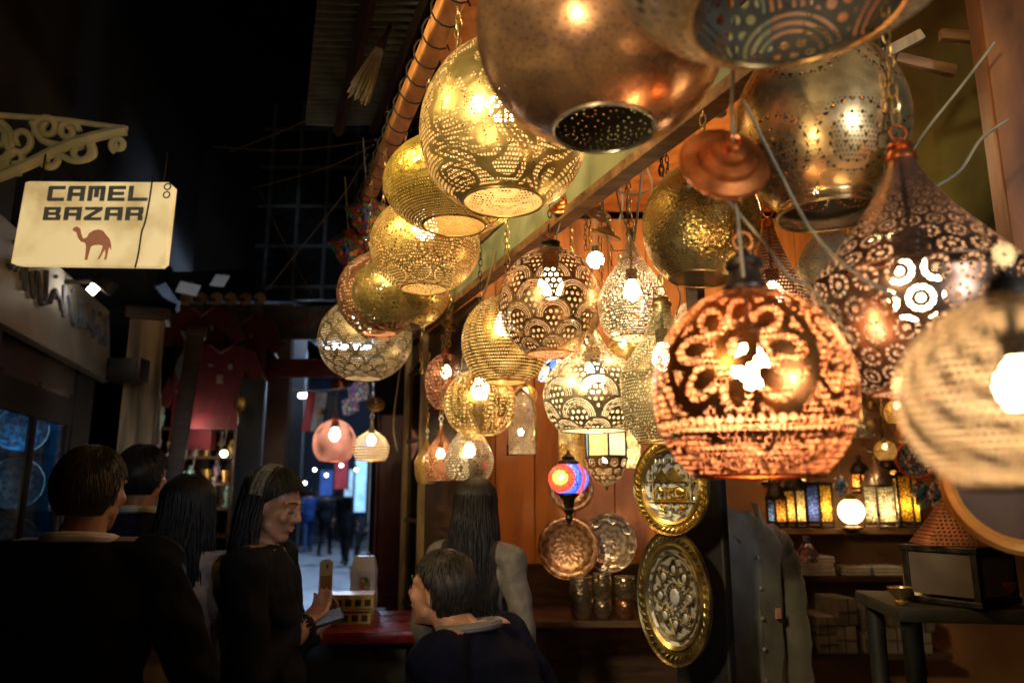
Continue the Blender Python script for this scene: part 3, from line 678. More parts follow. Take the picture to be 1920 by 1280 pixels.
# cups on a low shelf
def shelf(label, x0, x1, py, d, dep=.3, m=wood_d, th=.03):
    a = P(x0, py, d); z = a.z; y = a.y; xa = a.x; xb = P(x1, py, d).x
    o = link('shelf', MB().box(((xa + xb) / 2, y + dep / 2 - .03, z - th / 2), (xb - xa, dep, th), None, .004), m, smooth=False)
    return setp(o, label, 'shelf'), z, y
_, sz, sy = shelf('low dark shelf holding the tin cups', 990, 1215, 1162, 3.55, .5)
rnd = random.Random(5)
hamm = pmat('hammered_tin', (.50, .40, .28), (.25, .19, .12), p_none, .22, .9, 70, .6); hamc = pmat('hammered_copper', (.50, .25, .13), (.28, .12, .06), p_none, .25, .9, 70, .6)
for i, (px, py, r, h, mm, lb) in enumerate(((1090, 1122, 24, 76, hamm, 'tin jug with open lip, left end of the cup row'), (1130, 1105, 19, 44, hamm, 'tin cup stacked on another, middle of the row'), (1130, 1142, 19, 38, hamm, 'tin cup carrying another, middle of the row'), (1172, 1108, 21, 40, hamm, 'tin bowl stacked on the copper bowl, right end'), (1172, 1144, 19, 36, hamc, 'copper bowl under the tin bowl, right end'))):
    c = P(px, py, 3.6); q = 3.6 / F; R = r * q; h = h * q
    t = thing('metal_cup', 'hammered ' + lb, 'cup', (c.x, c.y, sz + {1: .038 * 2.55, 3: .037 * 2.5}.get(i, 0)), (0, 0, 0), 'hammered cups on the low shelf')
    link('body', MB().lathe([(R * .6, 0), (R * .8, h * .1), (R, h * .45), (R * .95, h * .75), (R * .88, h), (R * .82, h), (R * .9, h * .6), (R * .6, .006), (.001, .006)], 28), mm, t)
    link('rim', MB().torus((0, 0, h), R * .87, R * .05, 28, 6, Matrix.Rotation(PI / 2, 3, 'X')), steel(), t)
# ---------------------------------------------------------------- window section with the shelf of lanterns
bw = mat('brown_stall_back', (.30, .15, .06), (.17, .08, .03), .6, 0, 2.5, .1)
wallbox('lantern_niche', 'brown back board behind the lantern shelves', 'wall', 1.12, 3.1, BW - .06, BW - .002, 0, 2.2, bw)
_, z1, y1 = shelf('upper shelf lined with lit lanterns', 1424, 1760, 990, 4.0, .34, wood_m)
_, z2, y2 = shelf('middle shelf stacked with folded white cloths', 1420, 1740, 1078, 3.95, .34, wood_d)
_, z3, y3 = shelf('lowest shelf crowded with pale wrapped parcels', 1420, 1780, 1222, 3.7, .5, wood_d)
def lantern(label, px, wpx, hpx, glass, em, d=4.05, n=4, dome=True, frame=None, rz=0., z0=None):
    q = d / F; w = wpx * q / 2 * .86; h = hpx * q; c = P(px, 950, d); frame = frame or brass()
    t = thing('shelf_lantern', label, 'lantern', (c.x, c.y, z1 if z0 is None else z0), (0, 0, rz), 'lit lanterns on the upper shelf')
    hb = h * (.62 if dome else .9); fr = MB(); oo = PI / 4; frame = dark_iron() if frame.name == 'aged_brass' else frame
    cs = [(w * 1.0 * math.cos(2 * PI * i / n + PI / n), w * math.sin(2 * PI * i / n + PI / n)) for i in range(n)]
    for x, y in cs: fr.tube([(x, y, .01), (x, y, hb)], .007, 5)
    for z in (.006, .03, hb - .01, hb): fr.tube([(x, y, z) for x, y in cs], .0065, 5, closed=True)
    fr.raw([(x, y, .002) for x, y in cs], [tuple(range(n))])
    link('frame', fr, frame, t)
    for i in range(n):
        a = cs[i]; b_ = cs[(i + 1) % n]; g = glass[i % len(glass)]
        mm = MB().raw([(a[0] * .97, a[1] * .97, .03), (b_[0] * .97, b_[1] * .97, .03), (b_[0] * .97, b_[1] * .97, hb - .01), (a[0] * .97, a[1] * .97, hb - .01)], [(0, 1, 2, 3)])
        m_ = pat_glass(g, em); link('pane', mm, m_, t, smooth=False)
    link('candle_bulb', MB().ball((0, 0, hb * .42), w * .2, 12, 8), emis('lantern_flame_%g' % em, (1, .72, .36), 95 * em), t)
    if dome:
        link('dome', MB().lathe([(w * 1.05, hb), (w * .95, hb + h * .08), (w * .7, hb + h * .2), (w * .28, hb + h * .27), (w * .16, hb + h * .32), (.003, hb + h * .36)], 16), frame, t)
    link('ring', MB().torus((0, 0, hb + (h * .38 if dome else .02)), .014, .003, 14, 5), frame, t)
    return t
def pat_glass(c, em):
    nm = 'lantern_glass_%02x%02x%02x' % tuple(int(x * 99) for x in c)
    if nm in MC: return MC[nm]
    m, nt, b, o = newmat(nm); t = nt.nodes.new('ShaderNodeTexCoord')
    v = nt.nodes.new('ShaderNodeTexVoronoi'); v.feature = 'DISTANCE_TO_EDGE'; v.inputs['Scale'].default_value = 60; nt.links.new(t.outputs['Object'], v.inputs['Vector'])
    r = ramp(nt, v.outputs[0], tuple(x * .15 for x in c), c, .05, .2)
    tl = nt.nodes.new('ShaderNodeBsdfTranslucent'); nt.links.new(r, tl.inputs[0]); nt.links.new(r, b.inputs['Base Color']); b.inputs['Roughness'].default_value = .15
    mx = nt.nodes.new('ShaderNodeMixShader'); mx.inputs[0].default_value = .75; nt.links.new(b.outputs[0], mx.inputs[1]); nt.links.new(tl.outputs[0], mx.inputs[2]); nt.links.new(mx.outputs[0], o.inputs[0])
    MC[nm] = m; return m
lantern('leftmost shelf lantern with small orange and blue squares', 1456, 40, 92, [(.9, .4, .08), (.10, .18, .45)], .6, rz=.3)
lantern('cream lit lantern with an arched brass handle on the shelf', 1491, 44, 118, [(.85, .62, .28), (.75, .45, .12)], 1.0, rz=.5)
lantern('lantern with one amber face and one deep blue face', 1537, 52, 92, [(.95, .55, .06), (.08, .14, .55)], .8, dome=False, rz=.42)
lantern('white filigree lantern with a domed top beside the glowing ball lamp', 1650, 62, 128, [(.95, .85, .6), (.8, .72, .55)], .7, rz=.2, frame=steel())
lantern('bright white paned lantern tucked behind the yellow one', 1678, 40, 104, [(1., .88, .7), (.9, .7, .42)], 1.0, d=4.15, dome=False, rz=.1)
lantern('clear yellow lantern at the right end of the shelf', 1706, 42, 112, [(1., .66, .05), (.8, .42, .04)], 1.0, dome=False, rz=.62)
for px, py, w_, h_, gl_, em, lb in ((1447, 872, 40, 70, [(.9, .5, .12)], .7, 'small amber lantern hanging under the orange copper globe'), (1500, 884, 36, 60, [(.8, .72, .5), (.2, .3, .5)], .6, 'small pale lantern hanging second from the left over the shelf'), (1618, 892, 40, 66, [(.85, .4, .1)], .8, 'orange lantern hanging over the glowing ball lamp'), (1672, 884, 36, 62, [(.9, .6, .2)], .8, 'honey coloured lantern hanging over the white lanterns')):
    lantern(lb, px, w_, h_, gl_, em, d=4.15, frame=brass(), rz=.4, z0=P(px, py + h_ * .5, 4.15).z)
c = P(1596, 958, 3.95); q = 3.95 / F
t = thing('ball_lamp', 'small glowing cream ball lamp on a short foot in the shelf centre', 'lamp', (c.x, c.y, z1))
R = 24 * q; hz = c.z - z1
link('glass_ball', MB().ball((0, 0, hz), R, 24, 16), emis('ball_lamp_glass', (1, .74, .42), 3.2), t)
link('foot', MB().lathe([(R * .8, 0), (R * .8, .01), (R * .3, .02), (R * .35, max(.03, hz - R * .9)), (R * .5, max(.035, hz - R * .8))], 16), brass(), t)
link('top', MB().lathe([(R * .45, hz + R * .85), (R * .5, hz + R * 1.1), (R * .15, hz + R * 1.3), (.003, hz + R * 1.7)], 16), brass(), t)
# folded cloths on the middle shelf
wh = mat('white_cloth', (.62, .58, .50), (.42, .38, .32), .8, 0, 15, .2); wh2 = mat('parcel_paper', (.17, .145, .12), (.10, .085, .07), .7, 0, 9, .2)
for i, (px, wpx, n, lb) in enumerate(((1446, 40, 5, 'leftmost short stack'), (1490, 48, 6, 'second stack from the left'), (1536, 46, 6, 'third stack, under the hanging doll'), (1600, 50, 3, 'low stack in the middle of the shelf'), (1660, 54, 3, 'low stack near the right end of the shelf'))):
    c = P(px, 1070, 3.98); w = wpx * 3.98 / F; b = MB()
    for k in range(n): b.box((rnd.uniform(-.004, .004), 0, .008 + k * .0165), (w, .2, .014), Euler((0, 0, rnd.uniform(-.05, .05))), .005)
    o = link('cloth_stack', b, wh, None, (c.x, c.y + .05, z2)); setp(o, 'folded white cloths, ' + lb, 'cloth stack', 'stacks of folded white cloth on the shelf')
k_ = 0
for px, hh in ((1440, 70), (1490, 86), (1535, 64), (1580, 96), (1625, 78), (1672, 92), (1718, 74)):
    for lv in range(2):
        c = P(px + rnd.uniform(-4, 4), 1200, 3.75); q = 3.75 / F; w = rnd.uniform(38, 44) * q; h = hh / 2 * q
        t = thing('wrapped_parcel', '%s pale paper parcel in the %s pile of the lowest shelf' % (('bottom', 'top')[lv], ('first', 'second', 'third', 'fourth', 'fifth', 'sixth', 'last')[k_ // 2]), 'parcel', (c.x, c.y + .03, z3 + lv * (h + .002)), (0, 0, rnd.uniform(-.15, .15)), 'pale parcels on the lowest shelf')
        link('wrapping', MB().box((0, 0, h / 2), (w, .22, h), None, .008), wh2, t)
        link('string', MB().box((0, -.112, h / 2), (.004, .004, h * .98)).box((0, -.112, h / 2), (w * .98, .004, .004)), wood_d, t)
        k_ += 1
# hangings: hamsa hands, beads, doll, ring plate, glass drops
def hamsa(label, px, py, hpx, d, c1):
    c = P(px, py, d); s = hpx * d / F / 2
    t = thing('hand_charm', label, 'charm', c, (0, 0, 0), 'hand shaped charms hanging by the lanterns')
    pts = [(-.18, 1), (0, 1.08), (.18, 1), (.2, .5), (.4, .8), (.52, .7), (.46, .1), (.75, .25), (.8, .05), (.5, -.6), (0, -1), (-.5, -.6), (-.8, .05), (-.75, .25), (-.46, .1), (-.52, .7), (-.4, .8), (-.2, .5)]
    link('hand', MB().prism([(x * s * .8, -z * s) for x, z in pts][::-1], .012), mosaic_m('charm_%s' % label[:6], [c1, (.75, .7, .6), (.5, .1, .08), (.1, .2, .3), c1], 60, .0), t, smooth=False)
    link('eye', MB().lathe([(s * .28, 0), (s * .28, .004), (s * .2, .009), (.001, .011)], 18, Matrix.Translation((0, -.006, .1 * s)) @ Matrix.Rotation(PI / 2, 4, 'X')), mat('charm_eye', (.08, .2, .4), (.03, .08, .2), .2, 0, 90, 0), t)
    link('cord', MB().tube([(0, 0, s), (0, 0, s + .35)], .002, 5), flexm(), t)
hamsa('blue beaded hand charm left of the glowing ball lamp', 1575, 908, 44, 3.8, (.12, .3, .45))
hamsa('white hand charm with a blue eye at the right of the shelf', 1760, 928, 62, 3.7, (.6, .58, .52))
hamsa('teal patterned hand charm beside the yellow lantern', 1727, 925, 56, 3.8, (.1, .32, .32))
c = P(1512, 1022, 3.9); q = 3.9 / F
t = thing('cloth_doll', 'little dark patterned cloth doll hanging under the lantern shelf', 'doll', c)
link('body', MB().lathe([(.001, .05), (.02, .045), (.022, .02), (.014, .012), (.03, -.01), (.05, -.08), (.045, -.085), (.001, -.085)], 16), mosaic_m('doll_cloth', [(.04, .03, .05), (.35, .05, .06), (.05, .09, .2), (.25, .18, .1)], 60, 0), t)
link('arm', MB().cap2((-.02, 0, 0), .009, (-.055, -.01, -.045), .008).cap2((.02, 0, 0), .009, (.05, -.01, -.05), .008), mat('doll_arm', (.16, .03, .05)), t)
c = P(1715, 862, 3.6); q = 3.6 / F
t = thing('painted_plate', 'patterned plate with a red rim hanging above the charms', 'plate', c, (0, 0, R_(-8)))
link('dish', MB().lathe([(.001, .0), (26 * q, .002), (33 * q, .01), (33 * q, .004), (.001, -.004)], 40, Matrix.Rotation(PI / 2, 4, 'X')), mosaic_m('plate_paint', [(.3, .32, .38), (.55, .5, .45), (.3, .1, .1), (.15, .2, .32)], 60, 0), t)
link('rim', MB().torus((0, -.01, 0), 33.5 * q, .006, 40, 6), mat('red_enamel', (.65, .10, .05), (.45, .06, .03), .25), t)
for i, (px, py, r, lb) in enumerate(((1640, 815, 32, 'clear glass drop hanging over the lanterns'), (1622, 770, 26, 'smaller clear glass drop above the larger one'))):
    c = P(px, py, 2.9); R = r * 2.9 / F
    t = thing('glass_drop', lb, 'glass drop', c, (0, 0, 0), 'clear glass drops')
    link('bulb', MB().lathe([(.003, R * 1.9), (R * .2, R * 1.6), (R * .5, R * .95), (R * .9, R * .3), (R, -.1 * R), (R * .85, -R * .6), (R * .45, -R * .95), (.003, -R * 1.02)], 28), glassm('drop_glass', (.92, .88, .8), .03, 1.5, .06), t)
    link('cap', MB().lathe([(R * .22, R * 1.55), (R * .2, R * 1.9), (.004, R * 2.0)], 14), brass(), t); link('cord', MB().tube([(0, 0, R * 2), (0, 0, .9)], .003, 5), flexm(), t)
# olive board, brown corner post, glass
c0 = P(1660, 250, 2.55); c1 = P(1895, 250, 2.1)
t = setp(link('olive_partition', MB().box((0, 0, 0), ((c1 - c0).length * 1.25, .04, 1.5), None, .004), olive_p, None, ((c0.x + c1.x) / 2 + .05, (c0.y + c1.y) / 2, 2.78), (0, 0, math.atan2(c1.y - c0.y, c1.x - c0.x)), smooth=False), 'glossy olive board behind the hat shaped lamp', 'board')
for px, py, L_, an, lb in ((1735, 122, .16, -.25, 'orange wood offcut fixed high on the olive board'), (1690, 85, .13, .5, 'pale wood offcut beside the steel globe chain'), (1812, 70, .14, -.1, 'dim wood offcut near the corner post')):
    c = P(px, py, 2.0); setp(link('wood_offcut', MB().box((0, 0, 0), (L_, .02, .03), Euler((0, -an, 0)), .003), wood_y if an > 0 else wood_m, None, c), lb, 'batten', 'wood offcuts on the olive board')
gp = ground(1975, 1.62); t = thing('corner_post', 'rough orange brown wooden corner post at the right edge', 'post', (gp.x + .045, gp.y, 0), (0, 0, R_(-18)))
link('timber', MB().box((0, 0, 1.6), (.13, .11, 3.2), None, .008), mat('rough_orange_timber', (.26, .09, .02), (.09, .03, .008), .6, 0, 9, .7, (1, 1, .35)), t, smooth=False)
link('base_block', MB().box((0, 0, .06), (.16, .14, .12), None, .008), wood_d, t, smooth=False)
ga = P(1352, 700, 2.85); gb = P(1880, 700, 2.15)
gl = (Vector((gb.x, gb.y, 0)) - Vector((ga.x, ga.y, 0)))
t = thing('display_window', 'large clear shop window pane in front of the lantern shelves', 'window', (ga.x, ga.y, 0), (0, 0, math.atan2(gl.y, gl.x)))
link('pane', MB().box((gl.length / 2, 0, 1.85), (gl.length, .006, 2.3)), glassm('window_glass', (.97, .96, .93), .02, 1.35), t, smooth=False)
link('bottom_rail', MB().box((gl.length / 2, 0, .67), (gl.length, .05, .05), None, .005), wood_d, t, smooth=False)
# grey shirt on a bust
c = P(1392, 1100, 2.7)
t = thing('grey_shirt', 'pale grey collared shirt on a headless bust beside the brass trays', 'shirt', (c.x, c.y, 0), (0, 0, R_(14))); t.scale = (.82, .9, 1)
gsh = mat('grey_shirt_cloth', (.12, .115, .095), (.075, .07, .06), .85, 0, 9, .3, sheen=.3)
rings = catmull([(.165, .11, .72), (.165, .11, .95), (.165, .11, 1.15), (.18, .115, 1.30), (.20, .11, 1.40), (.185, .095, 1.455), (.14, .08, 1.49), (.085, .065, 1.515), (.062, .058, 1.535)], 7)
def fold(an, z): return 1 + .035 * math.sin(5 * an + z * 9) + .05 * math.sin(3 * an - z * 14 + math.sin(z * 23)) * max(0, 1.42 - z) + .018 * math.sin(9 * an + z * 41)
b = MB(); vs = []; n = 64
for a, d_, z in rings:
    for k in range(n):
        an = 2 * PI * k / n; w_ = fold(an, z); vs.append((a * math.cos(an) * w_, d_ * math.sin(an) * w_, z))
b.raw(vs, [(i * n + k, i * n + (k + 1) % n, (i + 1) * n + (k + 1) % n, (i + 1) * n + k) for i in range(len(rings) - 1) for k in range(n)])
link('torso', b, gsh, t)
for sx in (-1, 1):
    cl = catmull([(sx * .13, 0, 1.435), (sx * .185, 0, 1.395), (sx * .222, -.005, 1.30), (sx * .24, -.01, 1.10), (sx * .232, -.03, .85)], 8)
    link('sleeve', MB().tube(cl, [(.062 + .016 * min(1, i / 8) - .022 * (i / 32)) * (1 + .06 * math.sin(i * 1.1) + .05 * math.sin(i * 2.3)) for i in range(len(cl))], 18), gsh, t)
    link('collar', MB().raw([(sx * .006, -.088, 1.46), (sx * .045, -.085, 1.525), (sx * .075, -.045, 1.56), (sx * .08, .02, 1.57), (sx * .098, .015, 1.515), (sx * .098, -.06, 1.475), (sx * .065, -.118, 1.43), (sx * .005, -.094, 1.452)], [(0, 1, 6, 7), (1, 2, 5, 6), (2, 3, 4, 5)]), gsh, t, smooth=True, auto=80)
for kz in range(5): link('button', MB().lathe([(.001, -.004), (.006, -.004), (.006, 0)], 10, Matrix.Translation((0, -.128, 1.38 - kz * .1)) @ Matrix.Rotation(-PI / 2, 4, 'X')), mat('horn_button', (.3, .26, .2)), t)
link('placket', MB().tube([(0, -.108 * fold(-PI / 2, .75 + i * .04), .75 + i * .04) for i in range(17)], .011, 6), gsh, t)
link('emblem', MB().box((.09, -.112, 1.19), (.03, .006, .035), None, .003), mat('pink_emblem', (.6, .3, .25)), t)
# table with the big lantern
c = P(1805, 1128, 1.95); zt = c.z
t = thing('side_table', 'olive topped table at the lower right carrying the big dark lantern', 'table', (c.x + .12, c.y + .05, 0), (0, 0, R_(-8)))
link('top', MB().box((0, 0, zt - .02), (.62, .36, .035), None, .008), mat('olive_table', (.035, .032, .016), (.018, .016, .009), .6, 0, 4, .1), t)
for sx in (-1, 1):
    for sy in (-1, 1): link('leg', MB().lathe([(.022, 0), (.018, zt * .5), (.026, zt - .04)], 12, Matrix.Translation((sx * .27, sy * .14, 0))), black_p, t)
t = thing('big_lantern', 'large dark lantern with frosted panes and a pierced copper pyramid roof', 'lantern', (c.x, c.y, zt), (0, 0, R_(32)))
w = .088; h = .125
fr = MB()
for sx in (-1, 1):
    for sy in (-1, 1): fr.box((sx * w, sy * w, h / 2 + .01), (.016, .016, h), None, .002)
for z in (.008, h + .012): fr.box((0, 0, z), (w * 2.25, w * 2.25, .016), None, .003)
link('frame', fr, dark_iron(), t, smooth=False)
frost = mat('frosted_pane', (.11, .085, .06), (.075, .055, .04), .5, 0, 6, .05)
for i in range(4): link('pane', MB().box((0, -w, h / 2 + .012), (w * 1.82, .004, h - .022)).xf(Matrix.Rotation(PI / 2 * i, 4, 'Z')), frost, t, smooth=False)
lathe_uv('roof', [(.02, h + .15), (.05, h + .11), (w * 1.45, h + .022)], .12, pmat('pierced_roof', (.44, .18, .07), (.22, .09, .04), p_plain(60, .26), .4, .7, 40, .1), t, 4, 0)
link('finial', MB().lathe([(.022, h + .148), (.028, h + .16), (.012, h + .18), (.018, h + .195), (.003, h + .215)], 14), dark_iron(), t)
t = thing('candle_lantern', 'tiny lit candle lantern left of the big dark lantern', 'lantern', P(1716, 1082, 2.2) - Vector((0, 0, .06)))
link('frame', MB().box((0, 0, .004), (.05, .05, .008)).box((0, 0, .09), (.05, .05, .008)).tube([(-.022, -.022, 0), (-.022, -.022, .09)], .003, 5).tube([(.022, -.022, 0), (.022, -.022, .09)], .003, 5).tube([(-.022, .022, 0), (-.022, .022, .09)], .003, 5).tube([(.022, .022, 0), (.022, .022, .09)], .003, 5).lathe([(.03, .094), (.012, .12), (.003, .14)], 12), brass(), t)
link('flame', MB().lathe([(.002, .03), (.009, .045), (.007, .06), (.001, .085)], 10), emis('flame_glow', (1, .62, .15), 9), t)
link('candle', MB().lathe([(.012, .008), (.012, .032), (.001, .032)], 12), mat('candle_wax', (.7, .6, .45)), t)
t = setp(link('orange_tray', MB().torus((0, 0, 0), .105, .014, 40, 8), mat('orange_enamel', (.75, .30, .05), (.5, .18, .03), .3, .3), None, P(1900, 915, 1.3), (R_(-20), 0, R_(-10))), 'round tray with an orange rim, behind the blurred mesh globe', 'tray')
link('dish', MB().lathe([(.001, -.004), (.09, -.002), (.104, .004), (.104, -.002), (.001, -.008)], 40, Matrix.Rotation(PI / 2, 4, 'X')), mat('dark_lacquer', (.10, .05, .025), (.05, .025, .012), .5), t)
# loose flexes and strings in front of the window
def wire(label, pts, r, m, name='cable', group='slack lamp cables'):
    cs = catmull([tuple(P(*p)) for p in pts], 6); setp(link(name, MB().tube(cs, r, 6), m), label, 'cable', group)
wire('pale cable running from the corner post down to the hat lamp ring', [(1865, 80, 1.75), (1800, 165, 1.75), (1740, 240, 1.7), (1706, 290, 1.62)], .0035, flexm())
wire('pale cable drooping right of the hat lamp', [(1890, 225, 1.6), (1840, 260, 1.6), (1800, 320, 1.6), (1745, 355, 1.6)], .0035, flexm())
wire('slack cable crossing diagonally under the smoky steel globe', [(1395, 190, 1.2), (1450, 300, 1.15), (1520, 430, 1.1), (1600, 510, 1.0), (1690, 560, .98)], .0028, flexm())
wire('cable drooping from the dimpled globe to the dark bell lamp', [(1290, 350, 1.25), (1330, 345, 1.3), (1420, 440, 1.2), (1480, 520, 1.15), (1520, 540, 1.15), (1600, 640, 1.0)], .0028, flexm())
wire('straight flex hanging down to the teardrop lamp', [(1208, 270, 2.4), (1200, 360, 2.4), (1188, 455, 2.4)], .004, flexm())
wire('thin flex hanging beside the teardrop flex', [(1150, 290, 2.45), (1160, 380, 2.42), (1185, 450, 2.4)], .003, flexm())
wire('cable looped between the cups behind the fan globe', [(1080, 335, 2.6), (1120, 345, 2.6), (1180, 365, 2.6), (1215, 358, 2.6)], .004, flexm())
wire('flex dropping beside the pale battens', [(930, 470, 3.0), (905, 560, 3.0), (880, 600, 3.1), (862, 700, 3.3)], .004, flexm())
wire('flex hanging past the red shutter', [(770, 560, 4.2), (752, 680, 4.2), (738, 790, 4.3), (745, 845, 4.3)], .005, flexm())
for i, (x, y0, y1, d) in enumerate(((900, 470, 545, 3.0), (952, 440, 545, 2.8), (1128, 330, 540, 2.55), (1240, 250, 330, 2.1), (1410, 90, 160, 1.9), (860, 40, 120, 2.0), (1675, 60, 260, 1.5), (790, 620, 700, 3.7), (842, 560, 650, 3.5), (1246, 270, 420, 2.15))):
    a = P(x, y1, d); z = zfor(a, y0); q = ('gold chain above the gold slit globe', 'gold chain right of the fascia beam', 'chain beside the dark fan globe', 'chain under the biggest copper globe', 'short chain left of the smoky globe', 'rusty chain below the hooked pole', 'chain right of the smoky steel globe', 'chain near the battens', 'chain above the red copper globe', 'double chain left of the dimpled globe')[i]
    setp(link('spare_chain', chain_mb(0, z), brass() if i % 3 else dark_iron(), None, a), q, 'chain', 'spare chains hanging in the stall')

for i_, (px, z_a, z_b, d, r_) in enumerate(((1072, 300, 400, 2.9, 0), (1098, 320, 470, 3.1, 1), (1160, 260, 420, 3.0, 0), (1178, 300, 430, 2.7, 1), (1215, 230, 400, 2.8, 0), (1252, 210, 330, 2.4, 1), (1268, 470, 590, 3.0, 0), (1150, 470, 620, 3.2, 1), (1290, 180, 300, 2.6, 0), (1400, 420, 520, 2.4, 1), (1020, 430, 500, 3.2, 0), (1620, 640, 760, 3.2, 1), (1690, 650, 760, 3.3, 0), (1655, 700, 830, 3.5, 1))):
    a = P(px, z_b, d); z = zfor(a, z_a)
    if r_: setp(link('thin_chain', chain_mb(0, z, .026, .006, .0018), dark_iron(), None, a), 'thin dark chain hanging loose among the lamps inside the stall', 'chain', 'thin dark chains inside the stall')
    else: setp(link('loose_flex', MB().tube(catmull([tuple(a), tuple(a + Vector((.02, 0, z * .3))), tuple(a + Vector((-.015, 0, z * .7))), tuple(a + Vector((0, 0, z)))], 5), .0035, 6), flexm()), 'thin pale flex hanging loose among the lamps inside the stall', 'cable', 'loose flexes inside the stall')
tb = P(1805, 1128, 1.95)
for px, py, r, h, mm, lb in ((1690, 1128, .030, .04, brass(), 'little brass bowl at the near corner of the side table'), (1880, 1120, .034, .055, coppr(), 'little copper bowl right of the big dark lantern')):
    c = P(px, py, 1.92); t = thing('small_bowl', lb, 'bowl', (c.x, c.y, tb.z), group='little bowls on the side table')
    link('body', MB().lathe([(r * .5, 0), (r * .55, .006), (r * .4, .01), (r * .9, h * .7), (r, h), (r * .93, h), (r * .8, h * .65), (.001, .014)], 24), mm, t); link('rim', MB().torus((0, 0, h), r * .98, .002, 24, 5, Matrix.Rotation(PI / 2, 3, 'X')), mm, t)
# ================================================================ alley setting, left side
stone = mat('stone_paving', (.30, .31, .33), (.17, .18, .2), .45, 0, 3, .3)
struct('ground', MB().raw([(-40, -10, 0), (40, -10, 0), (40, 60, 0), (-40, 60, 0)], [(0, 1, 2, 3)]), stone)
LF = lambda y: -2.05 - .26 * (y - 2.4)           # left facade line
ang = math.atan2(.26, 1)
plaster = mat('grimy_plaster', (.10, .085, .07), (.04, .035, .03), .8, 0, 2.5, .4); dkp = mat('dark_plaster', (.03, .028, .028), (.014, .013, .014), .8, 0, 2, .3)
def left(name, label, cat, y0, y1, z0, z1, m, th=.25, off=0., kind=None):
    L = (y1 - y0) / math.cos(ang)
    o = link(name, MB().box((-th / 2, L / 2, (z1 - z0) / 2), (th, L, z1 - z0)), m, None, (LF(y0) + off, y0, z0), (0, 0, ang), smooth=False)
    return setp(o, label, cat, kind=kind)
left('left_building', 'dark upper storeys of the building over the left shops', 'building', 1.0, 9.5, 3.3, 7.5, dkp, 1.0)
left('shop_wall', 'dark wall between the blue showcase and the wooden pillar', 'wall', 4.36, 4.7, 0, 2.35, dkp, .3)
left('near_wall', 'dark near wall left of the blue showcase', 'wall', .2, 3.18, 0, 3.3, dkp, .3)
# blue showcase
t = thing('showcase', 'blue lit glass showcase of plates at the left edge', 'showcase', (LF(3.2), 3.2, 0), (0, 0, ang))
blue_b = mat('blue_back', (.10, .25, .36), (.04, .12, .2), .5, 0, 5, .1)
link('back_panel', MB().box((-.72, .55, 1.3), (.03, 1.1, 2.2)).box((-.36, 1.12, 1.3), (.72, .03, 2.2)), blue_b, t, smooth=False)
b = MB().box((-.35, .02, 1.3), (.7, .04, 2.2)).box((-.35, .57, .45), (.72, 1.08, .9)).box((-.35, .57, 2.22), (.72, 1.08, .2))
link('cabinet', b, wood_d, t, smooth=False)
link('door_frame', MB().box((0, .57, 2.05), (.032, 1.1, .15)).box((.0, .56, 1.5), (.03, .035, 1.3)).box((0, .06, 1.5), (.03, .05, 1.3)).box((0, 1.08, 1.5), (.03, .05, 1.3)), dkp, t, smooth=False)
link('door_glass', MB().box((.004, .57, 1.5), (.004, 1.0, 1.25)), glassm('case_glass', (.7, .85, .95), .03, 1.45), t, smooth=False)
link('strip_light', MB().box((-.1, .57, 2.08), (.03, .9, .02)).xf(Matrix.Translation((.06, 0, .02))), emis('blue_strip', (.07, .46, .85), 4.), t, smooth=False)
for z in (1.16, 1.5, 1.8): link('shelf', MB().box((-.36, .57, z), (.68, 1.06, .012)), glassm('shelf_glass', (.7, .9, .95), .05, 1.45), t, smooth=False)
pl = engr('blue_plate', (.35, .5, .6), (.1, .2, .3), 10, 120, .25)
k_ = 0
for z, r in ((1.17, .15), (1.51, .135), (1.81, .125)):
    for xo, y in ((-.19, 1.0),):
        w = Matrix.Translation((LF(3.2), 3.2, 0)) @ Matrix.Rotation(ang, 4, 'Z') @ Vector((xo, y, z + r + .008))
        tt = thing('showcase_plate', 'engraved plate on the %s glass shelf of the blue showcase' % ('bottom', 'middle', 'top')[k_], 'plate', w, (0, 0, ang + R_(20)), 'plates in the blue showcase'); k_ += 1
        M = Matrix.Rotation(PI / 2, 4, 'X')
        link('dish', MB().lathe([(.001, .002), (r * .6, .004), (r * .98, .02), (r, .016), (r * .6, -.004), (.001, -.004)], 36, M), pl, tt)
        link('rim', MB().torus((0, -.018, 0), r, .005, 36, 6), steel(), tt)
# sign fascia
t = thing('fascia_sign', 'long cream shop fascia with blurred dark blue writing under the lit sign', 'sign', (LF(2.75) + .06, 2.75, 2.28), (0, 0, ang))
L = 1.95
fb = mat('cream_fascia', (.34, .31, .26), (.17, .15, .12), .45, 0, 2, .1)
link('board', MB().box((0, L / 2, .23), (.05, L, .46), Euler((0, R_(-6), 0)), .006), fb, t, smooth=False)
b = MB(); rnd = random.Random(11)
y = .25
while y < L - .2:
    zc = .26; pts = []
    for k in range(6): pts.append((.034 + .0, y + .035 * k + rnd.uniform(-.01, .01), zc + rnd.uniform(-.07, .07)))
    b.tube(catmull(pts, 4), .012, 5); b.ball((.036, y + .08, zc + .12), .012, 6, 4); b.tube([(.034, y + .2, zc - .06), (.034, y + .21, zc + .11)], .012, 5); y += .27
link('writing', b.xf(Matrix.Translation((0, 0, .23)) @ Matrix.Rotation(R_(-6), 4, 'Y') @ Matrix.Translation((0, 0, -.23))), mat('dark_blue_paint', (.10, .10, .12)), t)
